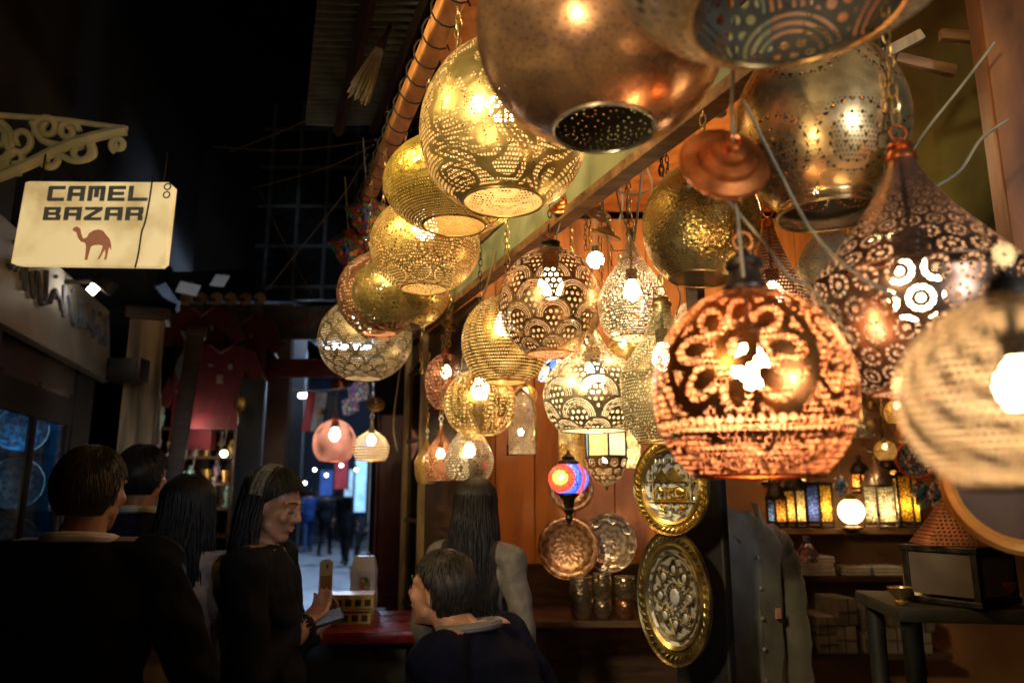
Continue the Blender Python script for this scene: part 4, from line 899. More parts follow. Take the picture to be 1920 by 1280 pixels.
# floodlight on the fascia
c = P(196, 532, 3.9)
t = thing('floodlight', 'small black floodlight shining onto the cream fascia', 'floodlight', c, (0, 0, ang))
link('housing', MB().box((.0, 0, 0), (.09, .12, .07), Euler((0, .6, 0)), .01), dark_iron(), t)
link('arm', MB().tube([(0, 0, 0), (-.08, .04, .02), (-.28, .06, .0)], .012, 6), dark_iron(), t)
link('lens', MB().box((-.05, 0, -.03), (.01, .10, .05), Euler((0, .6, 0))), emis('flood_lens', (1, .92, .8), 26.), t, smooth=False)
# timber pillars
for px, d, w, lb, r in ((246, 4.6, .2, 'pale weathered wooden pillar at the corner of the left shop', 0), (292, 5.0, .11, 'thin dark wooden post right of the pale pillar', .1), (318, 5.35, .10, 'leaning streaked plank behind the thin post', -.12)):
    g = ground(px, d); t = thing('wooden_pillar', lb, 'pillar', (g.x, g.y, 0), (0, r * .6, .4), 'wooden pillars of the left shops')
    link('shaft', MB().box((0, 0, 1.35 if w != .10 else 2.35), (w, w * .8, 2.7 if w != .10 else .8), None, .012), mat('streaked_timber', (.42, .32, .19), (.06, .04, .022), .7, 0, 5, .6, (3, 3, .25)) if w != .11 else wood_d, t)
    link('capital', MB().box((0, 0, 2.72), (w * 1.3, w * 1.1, .08), None, .01), wood_d, t)
t = thing('speaker_box', 'small black box fixed on the pale wooden pillar', 'box', P(240, 695, 4.4))
link('case', MB().box((0, 0, 0), (.20, .12, .14), None, .01), dark_iron(), t); link('bracket', MB().box((0, .08, 0), (.05, .1, .05)), dark_iron(), t); link('grille', MB().box((0, -.062, 0), (.16, .008, .10), None, .003), black_p, t)
# ornate bracket
cb = P(100, 285, 3.1)
t = thing('ornate_bracket', 'cream painted scrollwork iron bracket above the lit sign', 'bracket', (0, 0, 0))
crm = mat('cream_paint_iron', (.62, .52, .28), (.36, .33, .16), .5, 0, 8, .2); b = MB(); q = 3.1 / F
def bp(x, y): return P(x, y, 3.1 + (x - 100) * .0006)
def spiral(x, y, r0, turns, a0, sgn=1):
    return [bp(x + r0 * (1 - .8 * i / 26) * math.cos(a0 + sgn * turns * 2 * PI * i / 26), y + r0 * (1 - .8 * i / 26) * math.sin(a0 + sgn * turns * 2 * PI * i / 26)) for i in range(27)]
link('top_bar', MB().tube([bp(-60, 212), bp(120, 225), bp(240, 242)], .013, 8), crm, t)
link('brace', MB().tube([tuple(x) for x in catmull([tuple(bp(*v)) for v in ((-60, 350), (0, 330), (60, 305), (120, 275), (180, 256), (236, 244))], 5)], .024, 8), crm, t)
for args in ((88, 240, 24, 1.4, 2.5), (-5, 262, 40, 1.2, .5), (38, 262, 30, 1.3, 3.5, -1), (30, 300, 26, 1.2, 1.2), (128, 247, 20, 1.3, 0, -1), (150, 284, 26, 1.2, 4.2), (222, 272, 14, 1.4, 2.0), (95, 296, 20, 1.2, 3, -1), (-10, 310, 28, 1.2, 0)):
    link('scroll', MB().tube(spiral(*args), .0145, 8), crm, t)
for pts in (((60, 228), (78, 262), (110, 272)), ((0, 228), (20, 250), (18, 290), (0, 322)), ((110, 288), (140, 302), (175, 292), (172, 268))):
    link('tendril', MB().tube(catmull([tuple(bp(*v)) for v in pts], 5), .0145, 8), crm, t)
# hanging lit sign
c = P(179, 421, 3.0); q = 3.0 / F
t = thing('hanging_sign', 'lit cream hanging sign with a brown camel and two lines of dark lettering', 'sign', c, (0, R_(1.2), R_(-3)))
W, H = 292 * q, 166 * q
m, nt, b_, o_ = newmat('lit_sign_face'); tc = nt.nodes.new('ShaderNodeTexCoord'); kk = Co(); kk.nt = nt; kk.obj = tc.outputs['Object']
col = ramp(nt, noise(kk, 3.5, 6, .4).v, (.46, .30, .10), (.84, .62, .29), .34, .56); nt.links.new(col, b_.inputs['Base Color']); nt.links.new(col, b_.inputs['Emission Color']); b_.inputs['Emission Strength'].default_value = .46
pw, ph = W / 2, H / 2
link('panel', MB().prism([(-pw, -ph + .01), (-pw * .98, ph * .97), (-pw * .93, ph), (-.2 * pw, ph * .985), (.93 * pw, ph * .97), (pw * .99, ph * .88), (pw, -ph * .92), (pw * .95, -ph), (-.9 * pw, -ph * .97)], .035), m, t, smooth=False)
def glyph(ch, x, y, w, h, sv=.27, sh=.22):
    R = []
    V = lambda a, b0, b1: R.append((x + a * w, y + b0 * h, x + (a + sv) * w, y + b1 * h)); Hh = lambda bb, a0, a1: R.append((x + a0 * w, y + bb * h, x + a1 * w, y + (bb + sh) * h))
    r = 1 - sv; tp = 1 - sh; md = .39
    if ch == 'C': V(0, .06, .94); Hh(0, .05, 1); Hh(tp, .05, 1)
    if ch == 'A': V(0, 0, .94); V(r, 0, 1); Hh(tp, .05, 1 - sv); Hh(md - .06, sv, 1 - sv)
    if ch == 'M': V(0, 0, 1); V(r, 0, .95); V(.5 - sv / 2, .25, .8); Hh(tp, sv, .96)
    if ch == 'E': V(0, 0, 1); Hh(0, sv, 1); Hh(md, sv, .92); Hh(tp, sv, 1)
    if ch == 'L': V(0, .0, 1); Hh(0, sv, 1.15)
    if ch == 'B': V(0, 0, 1); Hh(0, sv, .95); Hh(md, sv, .9); Hh(tp, sv, .92); V(r, .04, .42); V(r - .04, .56, .96)
    if ch == 'R': V(0, 0, 1); Hh(tp, sv, .95); Hh(md - .05, sv, .95); V(r, .5, .95); V(r, 0, .34)
    m_ = MB()
    for x0, z0, x1, z1 in R: m_.prism([(x0, z0), (x1, z0), (x1, z1), (x0, z1)], .003)
    if ch == 'Z': m_.prism([(x, y + tp * h), (x + w, y + tp * h), (x + w, y + h), (x, y + h)], .003).prism([(x, y), (x + w, y), (x + w, y + sh * h), (x, y + sh * h)], .003).prism([(x, y + sh * h), (x + .36 * w, y + sh * h), (x + w, y + tp * h), (x + .64 * w, y + tp * h)], .003)
    return m_
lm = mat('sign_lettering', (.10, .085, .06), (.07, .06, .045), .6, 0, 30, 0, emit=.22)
for word, x0, x1, y0, y1 in (('CAMEL', 84, 280, 378, 348), ('BAZAR', 82, 280, 416, 390)):
    n = len(word); wd = (x1 - x0) / n; b = MB()
    for i, ch in enumerate(word): g = glyph(ch, (x0 + i * wd - 179) * q, (421 - y0) * q, wd * .84 * q, (y0 - y1) * q); b.raw(g.v, g.f)
    link('lettering', b.xf(Matrix.Translation((0, -.0195, 0))), lm, t, smooth=False)
cam = [(143, 432), (150, 428), (157, 432), (160, 442), (165, 452), (172, 450), (176, 441), (184, 436), (193, 434), (201, 436), (208, 444), (216, 452), (220, 462), (222, 474), (219, 470), (217, 468), (216, 480), (215, 492), (211, 493), (212, 482), (210, 472), (207, 478), (202, 490), (198, 492), (203, 480), (205, 466), (198, 464), (186, 465), (182, 468), (180, 482), (179, 493), (174, 493), (174, 480), (173, 466), (170, 460), (162, 458), (155, 450), (151, 440), (144, 437)]
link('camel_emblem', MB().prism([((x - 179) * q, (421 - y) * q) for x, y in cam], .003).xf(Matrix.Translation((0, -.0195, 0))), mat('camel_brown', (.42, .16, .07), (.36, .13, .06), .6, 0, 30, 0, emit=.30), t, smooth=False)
link('crack_cord', MB().tube(catmull([((x - 179) * q, -.021, (421 - y) * q) for x, y in ((284, 330), (283, 380), (280, 420), (276, 440), (275, 480), (272, 508))], 5), .0035, 5), dark_iron(), t)
for yy in (350, 366): link('ring', MB().torus(((315 - 179) * q, -.022, (421 - yy) * q), .013, .0028, 14, 5), dark_iron(), t)
for xx in (60, 300): link('hook', MB().tube([((xx - 179) * q, 0, ph * .97), ((xx + 1 - 179) * q, 0, ph + .13)], .004, 5), dark_iron(), t)
# ---------------------------------------------------------------- shirts shop
awn = mat('dark_awning', (.05, .05, .035), (.025, .025, .02), .7, 0, 6, .2)
t = thing('awning', 'dark scallop edged awning over the red shirts', 'awning', (0, 0, 0))
A0, A1, A2, A3 = P(335, 560, 6.1), P(500, 560, 6.4), P(470, 505, 7.2), P(300, 510, 7.0)
link('canvas', MB().raw([A0, A1, A2, A3, A0 - Vector((0, 0, .02)), A1 - Vector((0, 0, .02)), A2 - Vector((0, 0, .02)), A3 - Vector((0, 0, .02))], [(0, 1, 2, 3), (7, 6, 5, 4), (0, 4, 5, 1), (1, 5, 6, 2), (2, 6, 7, 3), (3, 7, 4, 0)]), awn, t, smooth=False)
b = MB()
for i in range(6):
    p = A0.lerp(A1, (i + .5) / 6); b.lathe([(.001, .003), (.055, .003), (.055, -.003), (.001, -.003)], 18, Matrix.Translation(p) @ Matrix.Rotation(PI / 2, 4, 'X'))
link('scallop', b, mat('tan_valance', (.40, .24, .13), (.26, .15, .08), .8), t)
wl = P(420, 640, 6.9)
t = setp(link('peach_wall', MB().box((wl.x, wl.y + .3, 1.7), (1.1, .1, 3.4)), mat('peach_plaster', (.30, .17, .1), (.18, .1, .06), .8, 0, 2, .2), smooth=False), 'peach wall behind the hanging red shirts', 'wall')
redc = mat('red_jersey', (.15, .008, .016), (.09, .004, .008), .7, 0, 12, .25, sheen=.2)
shp = [(-.22, -.36), (-.22, .14), (-.30, .02), (-.40, .08), (-.28, .31), (-.1, .37), (-.06, .33), (0, .31), (.06, .33), (.1, .37), (.28, .31), (.40, .08), (.30, .02), (.22, .14), (.22, -.36)]
for px, py, d, s, lb in ((378, 655, 6.2, .98, 'uppermost red football shirt by the peach wall'), (455, 668, 6.3, .95, 'red football shirt right of the uppermost one'), (412, 725, 6.1, .95, 'red football shirt hung low in the middle'), (366, 768, 6.2, .92, 'lowest red football shirt over the figurines'), (452, 700, 6.5, .9, 'red football shirt hanging behind the right hand one')):
    c = P(px, py, d); t = thing('football_shirt', lb, 'shirt', c, (0, 0, R_(random.uniform(-15, 12))), 'red football shirts on show')
    bm = MB().prism([(x * s * .95, z * s) for x, z in shp], .07)
    link('shirt', bm, redc, t)
    link('crest', MB().box((.09 * s, -.038, .17 * s), (.035, .004, .045), None, .002).box((-.08 * s, -.038, .18 * s), (.04, .004, .015)), mat('shirt_mark', (.4, .33, .28)), t)
    link('number', MB().box((0, -.038, .06 * s), (.03, .004, .07)).box((.025, -.038, .06 * s), (.012, .004, .07)), mat('shirt_mark', (.4, .33, .28)), t)
    link('collar', MB().tube([(-.1 * s, -.03, .36 * s), (0, -.04, .29 * s), (.1 * s, -.03, .36 * s)], .011, 6), mat('shirt_trim', (.30, .12, .12)), t)
    link('hanger', MB().tube([(0, 0, .36 * s), (0, 0, .44 * s), (.03, 0, .46 * s)], .005, 5), dark_iron(), t)
c = P(340, 690, 5.9); t = thing('hanging_scarf', 'pale blue white scarf hanging beside the red shirts', 'scarf', c)
link('cloth', MB().raw(*(lambda n: ([(.03 * math.sin(i * .9) - .035 + (j * .07) + i * .004, .012 * math.sin(j * 3 + i), .30 - i * .06) for i in range(12) for j in range(2)] , [(2 * i, 2 * i + 1, 2 * i + 3, 2 * i + 2) for i in range(11)]))(12)), mat('pale_scarf', (.45, .50, .58), (.28, .32, .42), .8), t)
link('fringe', MB().box((.05, 0, -.38), (.06, .01, .05), None, .004), mat('pale_scarf', (.45, .50, .58)), t); link('peg', MB().box((0, 0, .32), (.02, .02, .05)), wood_d, t)
for px, py, rz, lb in ((353, 541, .1, 'grey card hanging left of the awning'), (412, 526, -.5, 'curled grey card above the awning'), (8, 168, .3, 'grey card pinned high at the left edge above the bracket')):
    c = P(px, py, 5.6); t = thing('price_card', lb, 'card', c, (R_(-20), R_(12), rz), 'grey cards pinned above the awning')
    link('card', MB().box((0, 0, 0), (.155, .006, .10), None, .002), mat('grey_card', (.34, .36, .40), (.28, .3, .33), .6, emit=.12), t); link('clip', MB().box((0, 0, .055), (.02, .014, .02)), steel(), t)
# souvenir shelves
t = thing('souvenir_rack', 'dark wooden rack of souvenirs under the red shirts', 'rack', (0, 0, 0))
ra = P(262, 900, 6.0); rb = P(442, 900, 6.2); zs = [P(350, y, 6.1).z for y in (1000, 950, 905, 855, 800)]
link('back', MB().box(((ra.x + rb.x) / 2, ra.y + .45, 1.0), (rb.x - ra.x + .2, .04, 2.4)), wood_d, t, smooth=False)
for z in zs: link('shelf_board', MB().box(((ra.x + rb.x) / 2, ra.y + .22, z - .012), (rb.x - ra.x + .1, .45, .022)), wood_d, t, smooth=False)
for x in (ra.x - .05, rb.x + .05): link('upright', MB().box((x, ra.y + .22, 1.0), (.03, .45, 2.3)), wood_d, t, smooth=False)
gold_f = mat('gilt_figure', (.60, .36, .10), (.32, .17, .04), .35, .6, 30, .2); rnd = random.Random(21)
fm = [gold_f, gold_f, mat('cream_alabaster', (.55, .48, .38), (.4, .34, .26), .4), mat('mint_glass', (.25, .42, .34), (.15, .3, .24), .2), mat('lilac_cup', (.30, .2, .3), (.2, .13, .2), .3), gold_f]
fn = ['gilt', 'gilt', 'alabaster', 'mint green', 'lilac', 'gilt']; on = ['bottom', 'second', 'third', 'fourth', 'top']; cnum = ['first', 'second', 'third', 'fourth', 'fifth', 'sixth', 'seventh']
profs = [[(.03, 0), (.03, .015), (.012, .03), (.02, .07), (.028, .11), (.014, .13), (.017, .15), (.012, .17), (.003, .19)], [(.03, 0), (.034, .02), (.03, .05), (.05, .09), (.055, .11), (.05, .11), (.03, .06), (.001, .05)], [(.025, 0), (.04, .05), (.035, .1), (.015, .13), (.02, .15), (.001, .155)], [(.035, 0), (.02, .02), (.012, .08), (.03, .1), (.016, .14), (.004, .2)]]
nm_ = ['figurine', 'bowl', 'vase', 'goblet']
for li, z in enumerate(zs):
    for k in range(7):
        x = ra.x + .02 + (rb.x - ra.x) * (k + .5) / 7.2; mi = rnd.randrange(6) if x > ra.x + .3 else rnd.choice([2, 3, 2, 4, 0]); pi_ = rnd.randrange(4); s = rnd.uniform(.85, 1.25)
        t = thing('souvenir_' + nm_[pi_], '%s %s, %s from the left on the %s souvenir shelf' % (fn[mi], nm_[pi_], cnum[k], on[li]), nm_[pi_], (x, ra.y + .1 + rnd.uniform(0, .12), z), (0, 0, rnd.uniform(0, 6)), 'souvenirs on the rack under the shirts')
        link('body', MB().lathe([(r * s, h * s) for r, h in profs[pi_]], 14), fm[mi], t)
        if pi_ in (0, 3): link('head', MB().ball((0, 0, (.19 if pi_ == 0 else .2) * s), .017 * s, 10, 8), fm[mi], t)
for px, py, lb, em in ((350, 802, 'tiny bright bulb above the souvenir shelf', 70), (357, 912, 'bright white bulb at the middle of the souvenir rack', 60), (420, 850, 'bulb at the right side of the souvenir rack', 30)):
    c = P(px, py, 5.85); t = thing('small_bulb', lb, 'bulb', c, group='small bulbs lighting the souvenirs')
    link('globe', MB().ball((0, 0, 0), .026, 12, 8), emis('white_bulb_%d' % em, (1, .86, .66), em), t); link('socket', MB().lathe([(.014, .022), (.016, .06), (.004, .065)], 10), dark_iron(), t); link('flex', MB().tube([(0, 0, .06), (0, .05, .3)], .004, 5), flexm(), t)
g = ground(462, 5.2); t = thing('dark_post', 'dark square post between the souvenirs and the alley', 'post', (g.x, g.y, 0), (0, 0, .2))
link('shaft', MB().box((0, 0, 1.2), (.17, .15, 2.4), None, .01), mat('slate_post', (.03, .035, .04), (.02, .02, .025), .5), t); link('base', MB().box((0, 0, .08), (.22, .2, .16), None, .01), dkp, t)
t = thing('mask_ornament', 'gilt mask hanging on the dark post', 'mask', P(450, 757, 5.05)); link('face', MB().ball((0, 0, 0), (.045, .02, .06), 14, 10), gold_f, t); link('tassel', MB().tube([(0, 0, -.06), (.004, 0, -.14)], [.012, .004], 6), gold_f, t)
# ---------------------------------------------------------------- overhead: corrugated sheet, broom, shades, wires, boards
t = thing('corrugated_awning', 'dark corrugated metal sheet jutting out over the alley', 'awning', (0, 0, 0))
q0, q1, q2, q3 = P(600, -60, 3.1), P(815, -60, 2.75), P(700, 232, 4.3), P(572, 232, 4.5)
vs = []; NR = 150
for i in range(NR + 1):
    a = q0.lerp(q3, i / NR); b_ = q1.lerp(q2, i / NR); o = .022 * math.sin(i * 2 * PI / 6)
    for k in range(7): vs.append(a.lerp(b_, k / 6) + Vector((0, 0, o + .004 * math.sin(k + i * .1))))
cor = mat('corrugated_iron', (.22, .24, .2), (.10, .11, .09), .45, .1, 4, .2)
o = link('sheet', MB().raw(vs, [(i * 7 + k, i * 7 + k + 1, (i + 1) * 7 + k + 1, (i + 1) * 7 + k) for i in range(NR) for k in range(6)]), cor, t, auto=80)
mm_ = (q0 + q1) / 2; nn_ = (q2 + q3) / 2
link('purlin', MB().tube([mm_ - Vector((0, 0, .06)), nn_ - Vector((0, 0, .06))], .03, 4), wood_d, t); link('edge_batten', MB().tube([q1 - Vector((0, 0, .05)), q2 - Vector((0, 0, .05))], .025, 4), wood_d, t)
t = thing('broom', 'straw broom head hanging under the corrugated sheet', 'broom', P(716, 82, 3.2), (R_(-6), R_(18), 0))
b = MB(); rnd = random.Random(4)
for i in range(70): x = rnd.uniform(-.028, .028); y = rnd.uniform(-.02, .02); b.tube([(x * .35, y * .4, 0), (x, y, -.12), (x * 1.6, y * 1.5, -.24 - rnd.uniform(0, .06))], .003, 4)
link('bristles', b, mat('straw', (.34, .24, .11), (.2, .14, .06), .8), t); link('binding', MB().lathe([(.016, .02), (.02, 0), (.018, -.03)], 12), wood_d, t); link('handle', MB().tube([(0, 0, 0), (.01, 0, .35)], .011, 8), wood_d, t)
fab = mosaic_m('arabesque_fabric', [(.35, .02, .02), (.5, .04, .03), (.05, .1, .2), (.6, .25, .04), (.4, .03, .03), (.05, .2, .08)], 42, 0)
for px, py, s, d, lb in ((690, 400, 48, 4.0, 'patterned red fabric shade with a peaked top, nearer one'), (655, 462, 44, 4.4, 'patterned red fabric shade, farther one')):
    c = P(px, py, d); q = d / F * s
    t = thing('fabric_shade', lb, 'lamp shade', c, (R_(6), R_(-8), .5), 'red fabric shades under the pole')
    link('cover', MB().lathe([(.006, q * .78), (q * .9, q * .18), (q * .86, q * .1), (q * .3, -q * 1.0), (.01, -q * 1.05)], 6), fab, t, smooth=False); link('top_trim', MB().lathe([(q * .93, q * .20), (q * .95, q * .12), (q * .88, q * .12)], 6), mat('brown_trim', (.15, .08, .04)), t, smooth=False); link('cord', MB().tube([(0, 0, q * .75), (0, 0, q * 3)], .004, 5), flexm(), t)
wr = mat('old_wire', (.20, .11, .05), (.1, .06, .03), .6, 0, 20, 0)
wire('brown wire slanting up to the corrugated sheet', [(430, 285, 6), (520, 250, 5.2), (600, 215, 4.6), (690, 185, 4.0)], .006, wr, group='wires over the alley')
wire('reddish wire running level to the hooked pole', [(400, 275, 6), (520, 282, 5.2), (620, 275, 4.6), (705, 262, 4.0)], .006, wr, group='wires over the alley')
wire('thin wire dipping toward the hooked pole', [(470, 355, 6), (560, 330, 5.2), (630, 308, 4.6), (700, 272, 4.0)], .005, wr, group='wires over the alley')
wire('thin dark wire rising past the fabric shades', [(500, 545, 6), (560, 470, 5.4), (640, 370, 4.8), (690, 290, 4.2)], .004, wr, group='wires over the alley')
wire('fallen wire slanting down the dark facade', [(485, 355, 6.2), (540, 470, 6.2), (585, 552, 6.2)], .004, wr, group='wires over the alley')
# dark mullioned wall closing the view over the alley
t = thing('upper_window', 'dark mullioned bay window high over the alley', 'window', (0, 0, 0))
a = P(470, 560, 7.0); b_ = P(800, 560, 7.0); z1_ = P(600, 150, 7.0).z
link('glass_wall', MB().box(((a.x + b_.x) / 2, a.y + .06, (a.z + z1_) / 2), (b_.x - a.x, .05, z1_ - a.z)), mat('dark_glass', (.015, .018, .022), (.01, .011, .014), .3), t, smooth=False)
mu = mat('grey_blue_mullion', (.10, .13, .15), (.06, .08, .1), .6)
for i in range(6): link('mullion', MB().box((a.x + (b_.x - a.x) * (i + .4) / 6, a.y + .02, (a.z + z1_) / 2), (.03, .03, z1_ - a.z)), mu, t, smooth=False)
for k in range(5): link('transom', MB().box(((a.x + b_.x) / 2, a.y + .022, a.z + (z1_ - a.z) * (k + .3) / 5), (b_.x - a.x, .022, .03)), mu, t, smooth=False)
t = thing('painted_board', 'dim brown board with red painted script over the alley', 'sign', P(575, 605, 6.6))
link('board', MB().box((0, 0, 0), (.78, .04, .30), None, .006), mat('dim_brown_board', (.10, .065, .035), (.06, .04, .02), .7), t)
b = MB(); b.tube(catmull([(-.18, -.024, .02), (-.1, -.024, -.03), (-.02, -.024, .0), (.04, -.024, -.04), (.1, -.024, .03), (.17, -.024, -.02), (.25, -.024, .02), (.3, -.024, -.04)], 5), .014, 5).tube([(.0, -.024, -.04), (.01, -.024, .09)], .013, 5).ball((.12, -.024, .09), .014, 6, 5).ball((.16, -.024, .09), .014, 6, 5)
link('script', b, mat('red_script', (.25, .03, .02)), t)
setp(link('red_canopy_edge', MB().box((0, 0, 0), (1.1, .05, .16), None, .01), mat('maroon_cloth', (.14, .012, .016)), None, P(600, 690, 6.4)), 'maroon canopy edge hanging under the painted board', 'canopy')
# ---------------------------------------------------------------- far alley
def farwall(name, label, x0, y0, x1, y1, z0, z1, m):
    L = math.hypot(x1 - x0, y1 - y0); o = link(name, MB().box((L / 2, 0, (z1 - z0) / 2), (L, .3, z1 - z0)), m, None, (x0, y0, z0), (0, 0, math.atan2(y1 - y0, x1 - x0)), smooth=False); setp(o, label, 'building')
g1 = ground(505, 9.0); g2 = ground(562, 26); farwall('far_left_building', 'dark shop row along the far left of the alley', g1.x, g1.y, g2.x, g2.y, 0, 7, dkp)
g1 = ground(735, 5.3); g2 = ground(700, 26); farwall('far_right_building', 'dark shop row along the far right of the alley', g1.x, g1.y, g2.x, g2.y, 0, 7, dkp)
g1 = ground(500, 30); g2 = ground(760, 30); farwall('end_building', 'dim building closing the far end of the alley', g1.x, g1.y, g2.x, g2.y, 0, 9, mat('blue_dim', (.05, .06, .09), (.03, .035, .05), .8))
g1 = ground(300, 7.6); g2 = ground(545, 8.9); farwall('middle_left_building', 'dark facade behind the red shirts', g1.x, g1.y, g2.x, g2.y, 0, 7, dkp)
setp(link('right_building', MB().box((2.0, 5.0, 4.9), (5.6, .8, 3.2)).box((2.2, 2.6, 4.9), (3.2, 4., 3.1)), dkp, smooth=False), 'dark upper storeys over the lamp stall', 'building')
def tube_light(label, px, py, d, L, rz, col, em, name='tube_light'):
    c = P(px, py, d); t = thing(name, label, 'light', c, (0, 0, rz), 'white shop lights down the alley')
    link('tube', MB().tube([(-L / 2, 0, 0), (L / 2, 0, 0)], .03, 10), emis('tube_%g_%d' % (em, int(col[0] * 99)), col, em), t); link('fitting', MB().box((0, .02, .045), (L * 1.1, .06, .04), None, .005), dkp, t)
tube_light('bright bluish white lamp over the dark post', 489, 746, 7.5, .10, .3, (.75, .85, 1), 26)
tube_light('white lamp below the bluish one', 489, 770, 7.5, .16, .1, (.8, .88, 1), 6)
tube_light('white lamp left of the flag', 570, 741, 8.5, .12, -.5, (.9, .95, 1), 9)
tube_light('slanting white tube inside the lit shop', 497, 815, 7.2, .22, 0, (.95, .97, 1), 9)
for i, (px, py) in enumerate(((537, 852), (536, 868), (519, 876), (590, 880), (502, 790), (572, 905), (640, 872), (668, 880), (585, 760), (612, 890))):
    c = P(px, py, 11); t = thing('distant_bulb', ('highest of the three distant bulbs', 'middle of the three distant bulbs', 'lowest left distant bulb', 'lone distant bulb under the pink globe', 'distant bulb by the lit doorway', 'distant bulb low at the left side of the alley', 'distant bulb right under the middle of the pink globe', 'distant bulb below the gap between the two alley lamps', 'distant bulb near the flag', 'distant bulb above the walkers in black')[i], 'bulb', c, group='distant bulbs in the alley')
    link('globe', MB().ball((0, 0, 0), .024, 10, 8), emis('distant_glow', (.95, .92, .85), 8), t); link('socket', MB().lathe([(.012, .02), (.012, .06), (.003, .07)], 8), dkp, t)
c = P(492, 860, 7.6); t = thing('lit_doorway', 'pale lit shop doorway with tan goods behind the woman with the phone', 'shop', (c.x, c.y, 0), (0, 0, .35))
link('door_frame', MB().box((-.14, 0, 1.1), (.05, .08, 2.2)).box((.16, 0, 1.1), (.05, .08, 2.2)).box((0, 0, 2.22), (.36, .08, .08)), mat('pale_blue_frame', (.35, .45, .52)), t, smooth=False)
link('goods', MB().box((.03, .1, 1.55), (.18, .1, .3), None, .02).ball((-.04, .05, 1.95), (.09, .06, .09)), mat('tan_goods', (.5, .32, .2), (.3, .19, .12), .6), t)
# flag
c = P(597, 772, 8.0); t = thing('flag', 'hanging red white and black flag with a gold emblem', 'flag', c, (0, 0, .1))
def stripe(x0, x1):
    vs = []
    for i in range(9):
        for j in range(5):
            x = x0 + (x1 - x0) * j / 4; z = .21 - .42 * i / 8; vs.append((x + .02 * math.sin(z * 5), .02 * math.sin(x * 22 + z * 4), z))
    return MB().raw(vs, [(i * 5 + j, i * 5 + j + 1, i * 5 + j + 6, i * 5 + j + 5) for i in range(8) for j in range(4)])
for x0, x1, nm2, cc in ((-.15, -.05, 'red_stripe', (.35, .02, .02)), (-.05, .06, 'white_stripe', (.5, .48, .45)), (.06, .16, 'black_stripe', (.012, .012, .014))): link(nm2, stripe(x0, x1), mat('flag_' + nm2, cc), t)
link('emblem', MB().prism([(-.012, -.03), (.025, -.03), (.03, .0), (.045, .03), (.02, .02), (.006, .04), (-.008, .02), (-.03, .03), (-.018, 0)], .01).xf(Matrix.Translation((.002, -.02, 0))), gold_f, t, smooth=False)
link('cord', MB().tube([(-.3, 0, .24), (0, 0, .22), (.3, 0, .26)], .006, 5), flexm(), t)
# iridescent balloon-like ornament
t = thing('foil_ornament', 'crumpled pearly foil ornament behind the dark bronze globe', 'ornament', P(668, 742, 6.6), (0, .5, 0))
link('foil', MB().lathe([(.002, .16), (.06, .12), (.1, .02), (.05, -.04), (.09, -.1), (.03, -.18), (.002, -.2)], 7), mosaic_m('pearl_foil', [(.6, .35, .5), (.65, .6, .6), (.4, .2, .6), (.5, .6, .55), (.65, .5, .5)], 22, .12), t, smooth=False); link('string', MB().tube([(0, 0, .15), (-.05, 0, .6)], .004, 5), flexm(), t)
# far lit shop openings and banners
for px, py, d, w, h, cc, em, lb, nm2 in ((682, 890, 14, .30, 1.35, (.25, .5, .8), .9, 'blue white lit shop opening on the right of the far alley', 'lit_shopfront'), (640, 885, 16, .26, .7, (.35, .03, .04), .18, 'red cloth banner far down the alley', 'cloth_banner'), (655, 905, 17, .2, .6, (.3, .5, .65), .7, 'small pale lit window beside the red banner', 'lit_window'), (612, 905, 18, .3, .6, (.03, .08, .3), .45, 'dim blue shop window far down the alley', 'blue_window'), (700, 900, 11, .12, 1.2, (.36, .34, .3), .12, 'pale upright banner beside the red shutter', 'pale_banner')):
    c = P(px, py, d); t = thing(nm2, lb, 'shopfront' if 'banner' not in lb else 'banner', c)
    link('face', MB().box((0, 0, 0), (w, .04, h), None, .004), mat(nm2 + '_face', cc, tuple(x * .6 for x in cc), .5, 0, 6, 0, emit=em), t, smooth=False); link('frame', MB().box((-w / 2 - .02, -.01, 0), (.03, .06, h + .06)).box((w / 2 + .02, -.01, 0), (.03, .06, h + .06)).box((0, -.01, h / 2 + .02), (w, .06, .03)), dkp, t, smooth=False)
# ---------------------------------------------------------------- counter with boxes
c = P(640, 1182, 3.0); zt = c.z
t = thing('red_counter', 'red edged counter where the woman rests her hands', 'counter', (c.x, c.y, 0), (0, 0, .1))
link('top', MB().box((.05, .25, zt - .025), (.50, .55, .05), None, .015), mat('red_counter_paint', (.16, .012, .016), (.10, .008, .01), .3), t); link('body', MB().box((.05, .28, (zt - .05) / 2), (.42, .45, zt - .05), None, .006), mat('dark_counter', (.03, .04, .045)), t); link('post', MB().box((-.17, .02, (zt - .05) / 2), (.04, .04, zt - .05)), redp, t)
yl = mat('yellow_box', (.42, .27, .05), (.3, .19, .03), .5); q = 3.2 / F
for i, (px, zz, lb) in enumerate(((650, 0, 'lower yellow carton of small boxes on the red counter'), (655, .062, 'upper yellow carton on the red counter'))):
    c = P(px, 1170, 3.2); t = thing('goods_carton', lb, 'carton', (c.x, c.y, zt + zz), (0, 0, .1), 'yellow cartons on the counter')
    link('carton', MB().box((0, 0, .03), (.21, .14, .058), None, .003), yl, t, smooth=False)
    b = MB()
    for k in range(5): b.box((-.08 + k * .04, -.0715, .026), (.026, .003, .026))
    link('window', b, black_p, t, smooth=False); link('stripe', MB().box((0, -.0715, .05), (.205, .003, .009)), redp if i == 0 else yl, t, smooth=False)
c = P(609, 1125, 3.1); t = thing('price_board', 'pale upright price board with a tan panel on the counter', 'board', (c.x, c.y, zt), (0, 0, .05)); hb = c.z + .165 - zt
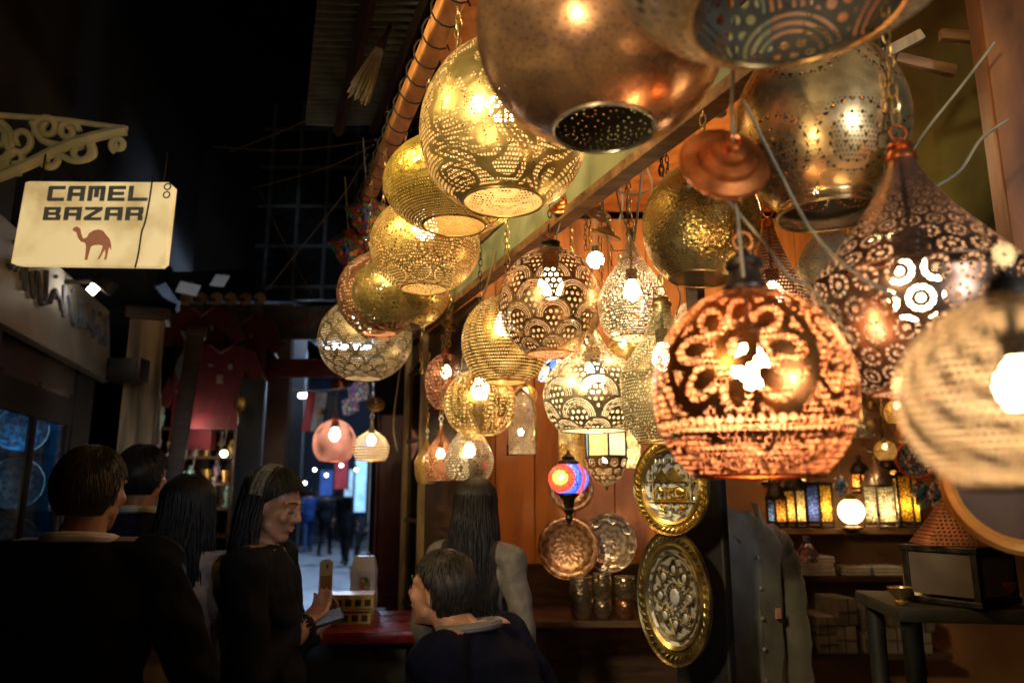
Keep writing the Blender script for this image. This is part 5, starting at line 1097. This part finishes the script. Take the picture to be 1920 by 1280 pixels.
link('board', MB().prism([(-.027, 0), (.027, 0), (.027, hb - .01), (.012, hb), (-.014, hb), (-.027, hb - .012)], .012), mat('pale_board', (.46, .40, .30), (.36, .31, .22), .7), t, smooth=False); link('panel', MB().box((.003, -.008, hb * .62), (.044, .004, .075)), mat('tan_panel', (.30, .15, .05)), t); link('mark', MB().tube([(.0, -.008, hb - .03), (.01, -.008, hb - .02), (.005, -.008, hb - .035)], .003, 5), dkp, t)
c = P(682, 1090, 3.6); t = thing('white_bag', 'white printed carrier bag standing behind the cartons', 'bag', (c.x, c.y, c.z - .13)); link('handle', MB().torus((0, -.02, .25), .03, .003, 16, 5), mat('white_plastic', (.50, .47, .43), (.34, .32, .3), .5, 0, 9, .6), t); link('bag', MB().lathe([(.085, 0), (.09, .05), (.082, .12), (.086, .18), (.07, .235), (.06, .25)], 4, Matrix.Diagonal((1, .6, 1, 1)) @ Matrix.Rotation(PI / 4, 4, 'Z')), mat('white_plastic', (.50, .47, .43), (.34, .32, .3), .5, 0, 9, .6), t, smooth=False); link('print', MB().box((.02, -.068, .13), (.045, .006, .06)), mosaic_m('bag_print', [(.1, .2, .08), (.4, .08, .06), (.4, .35, .1), (.05, .06, .06)], 70, 0), t); link('plinth', MB().box((0, 0, -(c.z - .13) / 2), (.2, .2, c.z - .135)), dkp, t, smooth=False)
# ================================================================ people
skin_m = mat('warm_skin', (.28, .13, .075), (.20, .09, .05), .5, 0, 14, .08, spec=.4)
lip_m = mat('lips', (.38, .12, .10)); brow_m = mat('brow_hair', (.03, .02, .015)); eye_m = mat('eye_white', (.5, .46, .42), rough=.2)
def person(label, loc, rz, s=1., top=(.02, .02, .022), pants=(.02, .02, .025), hair='short', hairc=(.02, .014, .01), pose=None, lean=0., vox=.009, collar=None, coat=1., female=False, headturn=(0, 0), phone=False, hands=True, mat_top=None, sleeve=None, group=None, face=True, thin=1.):
    t = thing('person', label, 'person', loc, (0, 0, rz), group)
    J = dict(pel=(0, 0, .96), che=(0, .0, 1.28), nec=(0, -.015, 1.47), hea=(0, .02, 1.615))
    for sx, k in ((-1, 'L'), (1, 'R')):
        J.update({'hip' + k: (sx * .09, 0, .93), 'kne' + k: (sx * .10, .02, .51), 'ank' + k: (sx * .10, -.02, .085), 'toe' + k: (sx * .12, .15, .035),
                  'sho' + k: (sx * (.165 if female else .185), -.01, 1.415), 'elb' + k: (sx * .235, -.04, 1.14), 'wri' + k: (sx * .23, .05, .90)})
    J.update(pose or {})
    J = {k: Vector(v) for k, v in J.items()}
    if lean:
        Ml = Matrix.Translation((0, 0, .93)) @ Matrix.Rotation(-lean, 4, 'X') @ Matrix.Translation((0, 0, -.93))
        for k in ('che', 'nec', 'hea', 'shoL', 'shoR', 'elbL', 'elbR', 'wriL', 'wriR'): J[k] = Ml @ J[k]
    b = MB(); tags = []
    def seg(tag):
        while len(tags) < len(b.v): tags.append(tag)
    cf = coat
    # legs
    for k in 'LR':
        b.cap2(J['hip' + k], .092 * thin, J['kne' + k], .062, 12); b.cap2(J['kne' + k], .062, J['ank' + k], .047, 12); seg('pants')
        b.cap2(J['ank' + k] - Vector((0, .03, .035)), .04, J['toe' + k], .035, 10); seg('shoe')
    # torso: elliptical loft from pelvis through chest to neck base
    ring = []; up_ = (J['nec'] - J['pel'])
    prof = [(0, .155, .115), (.15, .16, .12), (.35, .15, .112), (.55, .165, .122), (.75, .175, .125), (.88, .165, .105), (.96, .11, .08), (1.02, .06, .06)] if not female else [(0, .16, .115), (.15, .155, .115), (.35, .125, .095), (.55, .14, .115), (.72, .15, .12), (.86, .145, .095), (.95, .10, .07), (1.02, .05, .05)]
    n = 20; vs = []
    for f, a, d in prof:
        c = J['pel'] + up_ * f if f < .4 else J['pel'].lerp(J['che'], min(1, f / .63)) if f < .63 else J['che'].lerp(J['nec'], (f - .63) / .37)
        for k in range(n): an = 2 * PI * k / n; vs.append(c + Vector((a * cf * thin * math.cos(an), d * cf * thin * math.sin(an), 0)))
    b.raw(vs, [(i * n + k, i * n + (k + 1) % n, (i + 1) * n + (k + 1) % n, (i + 1) * n + k) for i in range(len(prof) - 1) for k in range(n)] + [tuple(range(n))[::-1], tuple((len(prof) - 1) * n + k for k in range(n))]); seg('top')
    if coat > 1.02: b.cap2(J['pel'] + Vector((0, 0, .05)), .15 * cf, J['pel'] - Vector((0, 0, .06)), .145 * cf, 14); seg('top')
    for k in 'LR':
        b.cap2(J['nec'].lerp(J['sho' + k], .35) + Vector((0, 0, -.01)), .055, J['sho' + k], .066 * cf * thin, 12); b.cap2(J['sho' + k], .064 * cf * thin, J['elb' + k], .05 * cf, 12); b.cap2(J['elb' + k], .05 * cf, J['elb' + k].lerp(J['wri' + k], .93), .038 * cf, 12); seg('sleeve' if sleeve else 'top')
        # hand: palm, four curled fingers, thumb from the side of the palm
        w = J['wri' + k]; fd = (w - J['elb' + k]).normalized(); pn = Vector((1 if k == 'L' else -1, 0, 0)); pn = (pn - fd * pn.dot(fd)).normalized()
        if phone: pn = Vector((0, 0, 1)); pn = (pn - fd * pn.dot(fd)).normalized()
        sd = fd.cross(pn).normalized()
        b.cap2(w - fd * .03, .026, w + fd * .01, .026, 8); b.cap2(w + fd * .02 + sd * .016, .018, w + fd * .075 + sd * .026, .016, 8); b.cap2(w + fd * .02 - sd * .016, .018, w + fd * .075 - sd * .024, .016, 8); b.cap2(w + fd * .02, .02, w + fd * .08, .017, 8)
        for fi, ln in enumerate((.040, .046, .043, .034)):
            o = w + fd * .085 + sd * (.031 - .0205 * fi); m1 = o + fd * ln * .8 + pn * .006; m2 = m1 + fd * ln * .45 + pn * ln * .55; m3 = m2 + pn * ln * .5 + fd * .004
            b.cap2(o, .0095, m1, .009, 7); b.cap2(m1, .009, m2, .0085, 7); b.cap2(m2, .0085, m3, .0075, 7)
        o = w + fd * .03 + sd * .026; m1 = o + sd * .024 + fd * .028 + pn * .012; m2 = m1 + fd * .03 + pn * .016
        b.cap2(o, .013, m1, .0115, 7); b.cap2(m1, .0115, m2, .009, 7); seg('skin')
    # neck and head
    b.cap2(J['nec'] - Vector((0, 0, .02)), .058 if not female else .048, J['hea'] - Vector((0, .012, .06)), .054 if not female else .045, 12); seg('skin')
    H = Matrix.Translation(J['hea']) @ Matrix.Rotation(headturn[0], 4, 'Z') @ Matrix.Rotation(-headturn[1], 4, 'X')
    def hp(x, y, z): return H @ Vector((x, y, z))
    fs = .93 if female else 1.
    H3 = H.to_3x3().to_4x4()
    b.ball(hp(0, -.012, .03), (.076 * fs, .096, .088), 20, 14, H3); b.ball(hp(0, .026, -.03), (.060 * fs, .066, .082), 18, 12, H3); b.ball(hp(0, .062, -.092), (.026 * fs, .024, .020), 12, 8, H3)
    b.cap2(hp(.045, .02, -.06), .022, hp(.012, .062, -.096), .018, 8); b.cap2(hp(-.045, .02, -.06), .022, hp(-.012, .062, -.096), .018, 8)
    b.cap2(hp(0, .086, .018), .009, hp(0, .108, -.022), .0125, 8); b.ball(hp(.012, .097, -.027), .009, 8, 6); b.ball(hp(-.012, .097, -.027), .009, 8, 6)
    for sx in (-1, 1):
        b.ball(hp(sx * .036, .070, -.022), (.024, .018, .022), 10, 8, H3); b.ball(hp(sx * .077 * fs, -.008, -.012), (.010, .020, .032), 10, 8, H3)
        b.cap2(hp(sx * .014, .085, .026), .008, hp(sx * .05, .072, .027), .008, 6)
    seg('skin')
    if face:
        for sx in (-1, 1):
            b.ball(hp(sx * .032, .076, .006), (.016, .012, .010), 10, 6, H3); seg('skin')
            link('eye', MB().tube(catmull([tuple(hp(sx * x_, y_, z_)) for x_, y_, z_ in ((.018, .0885, .003), (.030, .0915, -.001), (.044, .085, .001))], 4), [.0016, .0024, .0028, .003, .003, .0028, .0026, .0022, .0016], 6), brow_m, t)
            link('eyebrow', MB().tube(catmull([tuple(hp(sx * x_, y_, z_)) for x_, y_, z_ in ((.013, .0945, .030), (.032, .0905, .0345), (.052, .0765, .029))], 4), [.002, .003, .0035, .0035, .0035, .003, .003, .0025, .0015], 6), brow_m, t)
        b.cap2(hp(-.014, .084, -.058), .008, hp(.014, .084, -.058), .008, 8); seg('skin')
        link('lips', MB().tube(catmull([tuple(hp(x_, y_, z_)) for x_, y_, z_ in ((-.021, .083, -.057), (-.008, .0915, -.054), (.008, .0915, -.054), (.021, .083, -.057))], 4), [.0015, .003, .004, .0045, .0045, .004, .004, .0045, .0045, .0045, .004, .003, .0015], 6).tube(catmull([tuple(hp(x_, y_, z_)) for x_, y_, z_ in ((-.017, .084, -.061), (0, .0905, -.064), (.017, .084, -.061))], 4), [.0015, .0035, .0045, .005, .005, .005, .0045, .0035, .0015], 6), lip_m, t)
    else: seg('skin')
    me = bpy.data.meshes.new('body'); me.from_pydata(b.v, [], b.f); me.update()
    o = bpy.data.objects.new('tmp', me); C.objects.link(o)
    r = o.modifiers.new('r', 'REMESH'); r.mode = 'VOXEL'; r.voxel_size = vox; sm = o.modifiers.new('s', 'SMOOTH'); sm.factor = .5; sm.iterations = 3 if vox < .012 else 1
    dg = bpy.context.evaluated_depsgraph_get(); nm = bpy.data.meshes.new_from_object(o.evaluated_get(dg)); bpy.data.objects.remove(o)
    kd = kdtree.KDTree(len(b.v))
    for i, v in enumerate(b.v): kd.insert(v, i)
    kd.balance()
    key = '%02x%02x%02x' % tuple(int(min(.99, x) * 255) for x in top); keyp = '%02x%02x%02x' % tuple(int(min(.99, x) * 255) for x in pants)
    ms = {'sleeve': mat('pale_sleeve_%d' % bool(sleeve), sleeve or (.4, .4, .4), None, .85, 0, 26, .35), 'top': mat_top or mat('cloth_' + key, top, tuple(x * .6 for x in top), .9, 0, 26, .35, spec=.06), 'pants': mat('trousers_' + keyp, pants, tuple(x * .6 for x in pants), .85, 0, 26, .35, spec=.15), 'shoe': mat('shoe_leather', (.02, .018, .016), rough=.4), 'skin': skin_m, 'lip': lip_m, 'brow': brow_m, 'eye': eye_m}
    order = list(ms); nm.materials.clear()
    for k in order: nm.materials.append(ms[k])
    rnd = random.Random(len(label)); p1, p2 = rnd.uniform(0, 6), rnd.uniform(0, 6)
    vt = []
    for v in nm.vertices:
        tg = tags[kd.find(v.co)[1]]; rel = v.co - J['nec']
        if tg in ('top', 'skin', 'sleeve') and abs(rel.x) < .15 and abs(rel.y) < .16 and abs(rel.z) < .12: tg = 'skin' if rel.z > .012 + .05 * (rel.y < 0) * 0 else 'top'
        if sleeve and tg in ('top', 'sleeve'): tg = 'sleeve' if abs(v.co.x) > .125 else 'top'
        vt.append(tg)
    nor = [v.normal.copy() for v in nm.vertices]
    for v, tg, nn in zip(nm.vertices, vt, nor):
        if tg in ('top', 'pants', 'sleeve'):      # cloth folds
            v.co += nn * (.6 if tg == 'sleeve' else 1) * (.005 * math.sin(v.co.z * 46 + 7 * v.co.x + 3 * math.sin(v.co.y * 22 + p1)) + .004 * math.sin(v.co.z * 27 - v.co.x * 31 + p2) + .004)
    for p in nm.polygons: p.material_index = order.index(vt[p.vertices[0]])
    nm.shade_smooth(); ob = bpy.data.objects.new('body', nm); C.objects.link(ob); ob.parent = t
    # hair
    hm = mat('hair_%s' % ('%02x' % int(hairc[0] * 255)), hairc, tuple(x * .35 for x in hairc), .5, 0, 210, .25, (1, 1, .08), spec=.25)
    hb = MB(); rnd = random.Random(9)
    if hair in ('short', 'long', 'veil'):
        vs = []; n_ = 40; m_ = 26; th_ = .012 if hair == 'short' else .02
        for i in range(m_ + 1):
            el = PI * i / m_ * (.73 if hair == 'short' else .70)
            for k in range(n_):
                az = 2 * PI * k / n_; sy = math.sin(az)
                cut = 1.0 - .50 * max(0, sy + .12) ** .7 if sy > -.12 else 1.0            # hairline rises over the forehead
                e2 = el * cut; w = .0015 * math.sin(az * 23 + 3 * math.sin(e2 * 5)) + .0022 * math.sin(e2 * 7 + az * 3)
                tt = th_ * (1 - .75 * (i / m_) ** 4) + w * (i / m_ > .05)
                vs.append(hp((.076 * fs + tt) * math.sin(e2) * math.cos(az), -.014 + (.097 + tt) * math.sin(e2) * math.sin(az), .026 + (.090 + tt) * math.cos(e2) - (.03 * (i / m_) ** 2 if sy < 0 else 0)))
        hb.raw(vs, [(i * n_ + k, (i + 1) * n_ + k, (i + 1) * n_ + (k + 1) % n_, i * n_ + (k + 1) % n_) for i in range(m_) for k in range(n_)])
        for k in range(2400 if vox < .012 else 0):                                              # loose tufts
            az = rnd.uniform(0, 2 * PI); e = rnd.uniform(.1, 1.85); e *= 1 - .50 * max(0, math.sin(az) + .12) ** .7 if math.sin(az) > -.12 else 1
            f_ = lambda e_, q: hp((.076 * fs + th_ + q) * math.sin(e_) * math.cos(az), -.014 + (.097 + th_ * (1 - .75 * (e_ / 2.3) ** 4) + q) * math.sin(e_) * math.sin(az), .026 + (.09 + th_ * (1 - .75 * (e_ / 2.3) ** 4) + q) * math.cos(e_) - (.03 * (e_ / 2.3) ** 2 if math.sin(az) < 0 else 0))
            r_ = rnd.uniform(.0008, .0017); hb.tube([f_(e, -.003), f_(e + .16, .001), f_(e + .34, -.002 + rnd.uniform(0, .006))], [r_, r_ * 1.2, r_ * .3], 3, cap=False)
    if hair == 'long':
        for k in range(850):
            az = PI + rnd.uniform(-.2, PI + .2); x = math.cos(az); y = math.sin(az); L = rnd.uniform(.30, .46); r0 = rnd.uniform(.85, 1.08)
            p0 = hp(.088 * r0 * x, -.014 + .109 * r0 * y, .0); e0 = rnd.uniform(.15, .9); pts = [hp((.076 * fs + .024) * math.sin(e_) * x, -.014 + .121 * math.sin(e_) * y, .026 + .114 * math.cos(e_)) for e_ in (e0, e0 + (1.45 - e0) * .35, e0 + (1.45 - e0) * .7)] + [p0]
            for i in range(1, 7):
                f_ = i / 6; pts.append(Vector((p0.x * (1 + .35 * f_) + .007 * math.sin(f_ * 7 + k * .11), p0.y * 1.0 - .035 * f_ + .006 * math.sin(f_ * 6 + .2 * k), p0.z - L * f_)))
            hb.tube(catmull([tuple(p) for p in pts], 3), [(.0018 + .0012 * (k % 3)) * (1 - .8 * (i / 27) ** 3) for i in range(28)], 4)
    if hair == 'bob': pass
    link('hair', hb, hm, t, auto=180)
    if collar: link('collar', MB().tube([J['nec'] + Vector((.066 * math.cos(a) * coat * 1.12, -.005 + .066 * math.sin(a) * coat * 1.12, .016 - .012 * math.sin(a))) for a in [2 * PI * i / 24 for i in range(24)]], .014, 8, closed=True), mat('collar_%02x' % int(collar[0] * 99), collar, tuple(x * .7 for x in collar), .8), t)
    t.scale = (s, s, s)
    return t, J
BLK = (.010, .010, .012)
g = ground(166, 2.06)
person('grey haired man in a black jacket and pale collar seen from behind', (g.x, g.y, 0), R_(8), .995, top=BLK, pants=BLK, hairc=(.05, .042, .032), collar=(.55, .52, .55), coat=1.16, thin=1.04, headturn=(-.25, 0), vox=.008, pose={'elbL': (-.33, -.02, 1.13), 'elbR': (.33, -.02, 1.13), 'wriL': (-.30, .12, .92), 'wriR': (.30, .12, .92)})
g = ground(262, 2.95)
person('dark haired youth in a navy jacket with a pale hood, beyond the grey haired man', (g.x, g.y, 0), R_(10), 1.03, top=(.016, .017, .04), hairc=(.010, .008, .007), collar=(.36, .35, .28), coat=1.12, vox=.009, headturn=(-.3, 0))
g = ground(352, 2.55)
person('woman with long black hair in a cream knit top seen from behind', (g.x, g.y, 0), R_(-5), .95, top=(.46, .38, .33), pants=BLK, hair='long', hairc=(.010, .007, .006), female=True, coat=1.06, vox=.008, headturn=(.1, 0))
g = ground(505, 2.55)
hw = P(572, 1178, 2.62)
ph = R_(-92)
def loc_of(p, g, rz, s): v = Matrix.Rotation(-rz, 3, 'Z') @ (Vector(p) - Vector((g.x, g.y, 0))); return v / s
w1 = loc_of(P(572, 1168, 2.52), g, ph, .965); w2 = loc_of(P(580, 1190, 2.7), g, ph, .965)
t, J = person('woman in black with a headband looking down at the phone in her hands', (g.x, g.y, 0), ph, .965, top=BLK, pants=(.12, .10, .07), hair='long', hairc=(.012, .008, .006), female=True, coat=1.1, vox=.007, headturn=(-.2, .25), phone=True,
   pose={'elbR': (.22, .06, 1.10), 'wriR': tuple(w1), 'elbL': (-.22, .05, 1.10), 'wriL': tuple(w2)})
b = MB()
for dy in (-.016, 0, .016): b.tube([(.094 * math.cos(a), dy, .116 * math.sin(a)) for a in [R_(8 + 164 * i / 24) for i in range(25)]], .011, 8)
link('headband', b.xf(Matrix.Translation(J['hea'] + Vector((0, -.02, .022))) @ Matrix.Rotation(-.2, 4, 'Z') @ Matrix.Rotation(R_(-8), 4, 'X')), mat('knit_headband', (.10, .09, .06), (.03, .025, .02), .8, 0, 60, .5), t)
link('necklace', MB().tube(catmull([tuple(J['nec'] + Vector(v)) for v in ((-.05, .06, 0), (-.03, .11, -.10), (0, .135, -.2), (.03, .11, -.10), (.05, .06, 0))], 5), .0045, 6), mat('gold_lanyard', (.45, .28, .06), rough=.3, metal=.7), t)
pw_ = P(607, 1160, 2.58)
t = thing('mobile_phone', 'dark mobile phone held by the woman in black', 'phone', pw_, (R_(25), R_(-15), R_(15)))
link('case', MB().box((0, 0, 0), (.135, .07, .009), None, .003), mat('phone_case', (.02, .02, .025), rough=.2), t); link('screen', MB().box((0, 0, .0055), (.125, .062, .002)), mat('phone_screen', (.05, .05, .06), rough=.1, emit=.5), t); link('lens', MB().lathe([(.008, -.006), (.008, -.0045), (.001, -.0045)], 12, Matrix.Translation((-.05, .02, 0))), steel(), t)
# passer-by low in the middle, and the pale topped woman by the stall
g = ground(1010, 1.95)
person('dark haired person in a navy jacket bending at the middle of the stall', (g.x, g.y, 0), R_(60), .88, top=(.004, .0045, .012), pants=BLK, hairc=(.02, .014, .01), collar=(.11, .10, .09), coat=1.2, vox=.009, lean=.5, headturn=(.1, -.1))
g = ground(892, 3.1)
person('woman with long dark hair and a pale sleeve in front of the shop front', (g.x, g.y, 0), R_(-20), .95, top=(.02, .016, .014), sleeve=(.085, .073, .065), pants=BLK, hair='long', hairc=(.006, .0045, .004), female=True, coat=.96, vox=.009)
# far walkers
for px, d, rz, s, tp, pn, lb, ps in ((613, 20, 0, .98, (.018, .018, .022), BLK, 'distant walker in black going away, left of the pair', 0), (652, 17.5, 180, 1.02, (.02, .02, .024), BLK, 'distant man in dark jacket walking toward the camera', 1), (582, 21, 20, 1.0, (.02, .05, .16), (.03, .06, .16), 'distant person in a blue jacket at the left side of the alley', 0), (572, 24, 0, .98, (.02, .04, .13), (.02, .05, .14), 'far person in blue jeans beside the blue jacket', 1), (690, 16.5, 150, .98, (.03, .035, .05), BLK, 'distant figure with a pale stripe on the arm by the red shutter', 0), (668, 22, 10, 1.0, (.03, .03, .03), BLK, 'distant person behind the walking man', 1), (598, 24, 170, 1.0, (.05, .05, .06), BLK, 'distant person in grey walking toward the camera left of the black walker', 0), (634, 26, 0, .96, (.10, .03, .03), BLK, 'farthest person in a dull red top between the walkers', 1)):
    g = ground(px, d); st = .14 if ps else -.12
    t, J = person(lb, (g.x, g.y, 0), R_(rz), s, top=tp, pants=pn, coat=1.12, vox=.016, face=False, group='walkers far down the alley', hairc=(.015, .012, .01),
       pose={'kneL': (-.09, .06 + st, .52), 'ankL': (-.09, st * 1.8, .10), 'toeL': (-.1, st * 1.8 + .16, .05), 'kneR': (.09, .06 - st, .52), 'ankR': (.09, -st * 1.8, .10), 'toeR': (.1, -st * 1.8 + .16, .05), 'wriL': (-.25, .1 - st, .92), 'wriR': (.25, .1 + st, .92)})
    if px == 690: link('sleeve_stripe', MB().tube([J['shoL'] + Vector((-.075, 0, 0)), J['elbL'] + Vector((-.062, 0, 0)), J['wriL'] + Vector((-.048, 0, .03))], .012, 6), mat('pale_stripe', (.4, .5, .58)), t)
# ================================================================ camera, light, sky
cam = bpy.data.cameras.new('camera'); co = bpy.data.objects.new('camera', cam); C.objects.link(co)
co.location = CAM; co.rotation_euler = (PI / 2 + TH, 0, 0); cam.sensor_width = 36; cam.lens = 36 * F / 1920; cam.clip_end = 300; cam.clip_start = .05
cam.dof.use_dof = True; cam.dof.focus_distance = 2.05; cam.dof.aperture_fstop = 2.3; S.camera = co
w = bpy.data.worlds.new('World'); S.world = w; w.use_nodes = True; nt = w.node_tree
sk = nt.nodes.new('ShaderNodeTexSky'); sk.sky_type = 'NISHITA'; sk.sun_disc = False; sk.sun_elevation = R_(-6); sk.sun_rotation = R_(200)
bg = nt.nodes['Background']; nt.links.new(sk.outputs[0], bg.inputs[0]); bg.inputs[1].default_value = .05
def spot(label, loc, tgt, energy, col, cone, size=.06, blend=.5):
    t = thing('spotlight', label, 'spotlight', loc); d = (Vector(tgt) - Vector(loc))
    rot = d.to_track_quat('-Z', 'Y').to_euler()
    l = bpy.data.lights.new('spot', 'SPOT'); l.energy = energy; l.color = col; l.spot_size = R_(cone); l.spot_blend = blend; l.shadow_soft_size = size
    o = bpy.data.objects.new('lamp_light', l); C.objects.link(o); o.parent = t; o.rotation_euler = rot
    h = link('housing', MB().lathe([(.10, .2), (.16, .16), (.18, .01), (.17, .01), (.14, .14), (.002, .16)], 22), dark_iron(), t, rot=rot); link('arm', MB().tube([(0, 0, .16), (0, 0, .6)], .012, 6), dark_iron(), t)
    return t
spot('warm spotlight added behind the camera to brighten the hanging lamps', (-1.5, -.9, 3.0), (.15, 2.2, 2.35), 250, (1, .80, .48), 46, .16)  # added source, lifts the outsides of the hanging lamps
spot('cool white shop spotlight over the opposite doorway behind the camera', (1.5, -1.4, 2.1), (.45, 1.5, 2.25), 125, (.76, .86, 1), 40, .12)
spot('amber shop spotlight low on the opposite facade', (-1.5, 1.3, 3.2), (.05, 2.6, 2.3), 130, (1, .74, .32), 60, .16)
spot('warm spotlight on the near left wall aimed at the scrollwork bracket', (-1.42, .25, 2.6), (-1.95, 3.1, 3.0), 14, (1, .86, .55), 40)
spot('warm uplight added behind the camera to brighten the front lamp undersides', (-.9, -.9, 1.25), (.25, 1.25, 2.5), 46, (1, .76, .44), 27, .14)  # added source, brightens the front globes from below
def pl(label, loc, e, col, r=.05, hang=.3):
    t = thing('added_wall_bulb', label, 'bulb', loc, group='bulbs added to light the stall')  # added bulbs, put in to light the orange back wall
    link('globe', MB().ball((0, 0, 0), r, 16, 12), emis('added_bulb_%g' % e, col, e), t); link('socket', MB().lathe([(r * .5, r * .9), (r * .5, r * 1.8), (.004, r * 1.9)], 12), dark_iron(), t); link('flex', MB().tube([(0, 0, r * 1.8), (0, 0, hang)], .004, 5), flexm(), t)
pl('added warm bulb under the orange ceiling behind the smoky steel globe', (1.35, 3.1, 2.95), 105, (1, .66, .32))
pl('added warm bulb near the back wall behind the teardrop lamp', (.42, 3.6, 2.75), 110, (1, .66, .32), .04)
l = bpy.data.lights.new('alley_glow', 'SPOT')
def strip(label, loc, e, col, L=1.2, rz=0.):
    t = thing('shop_tube', label, 'light', loc, (0, 0, rz), 'cool tubes over the far alley')
    link('tube', MB().tube([(-L / 2, 0, 0), (L / 2, 0, 0)], .03, 10), emis('cool_tube_%g' % e, col, e), t); link('fitting', MB().box((0, 0, .06), (L * 1.4, .9, .04), None, .005), dkp, t)  # fitting widened into an added hood, keeps light off the upper walls
bpy.data.lights.remove(l)
gl_ = ground(655, 13); strip('cool tube hung over the walkers, hidden by the pink globe', (gl_.x - .1, gl_.y, 4.2), 700, (.48, .68, 1), .9)
gl_ = ground(640, 9); gl_ = ground(650, 19); strip('cool tube farthest down the alley', (gl_.x, gl_.y, 5.0), 700, (.5, .7, 1), 1.)
gl_ = ground(640, 9); strip('cool tube over the near end of the alley, hidden by hanging goods', (gl_.x, gl_.y, 3.75), 240, (.55, .72, 1), .5)
S.view_settings.view_transform = 'Standard'; S.view_settings.look = 'None'; S.view_settings.exposure = .78; S.view_settings.gamma = 1
cy = S.cycles if hasattr(S, 'cycles') else None
S.render.engine = 'CYCLES'; cy = S.cycles
cy.max_bounces = 7; cy.diffuse_bounces = 3; cy.glossy_bounces = 4; cy.transmission_bounces = 4; cy.transparent_max_bounces = 18
cy.sample_clamp_indirect = 4; cy.sample_clamp_direct = 0; cy.caustics_reflective = True; cy.blur_glossy = .5; cy.use_denoising = True
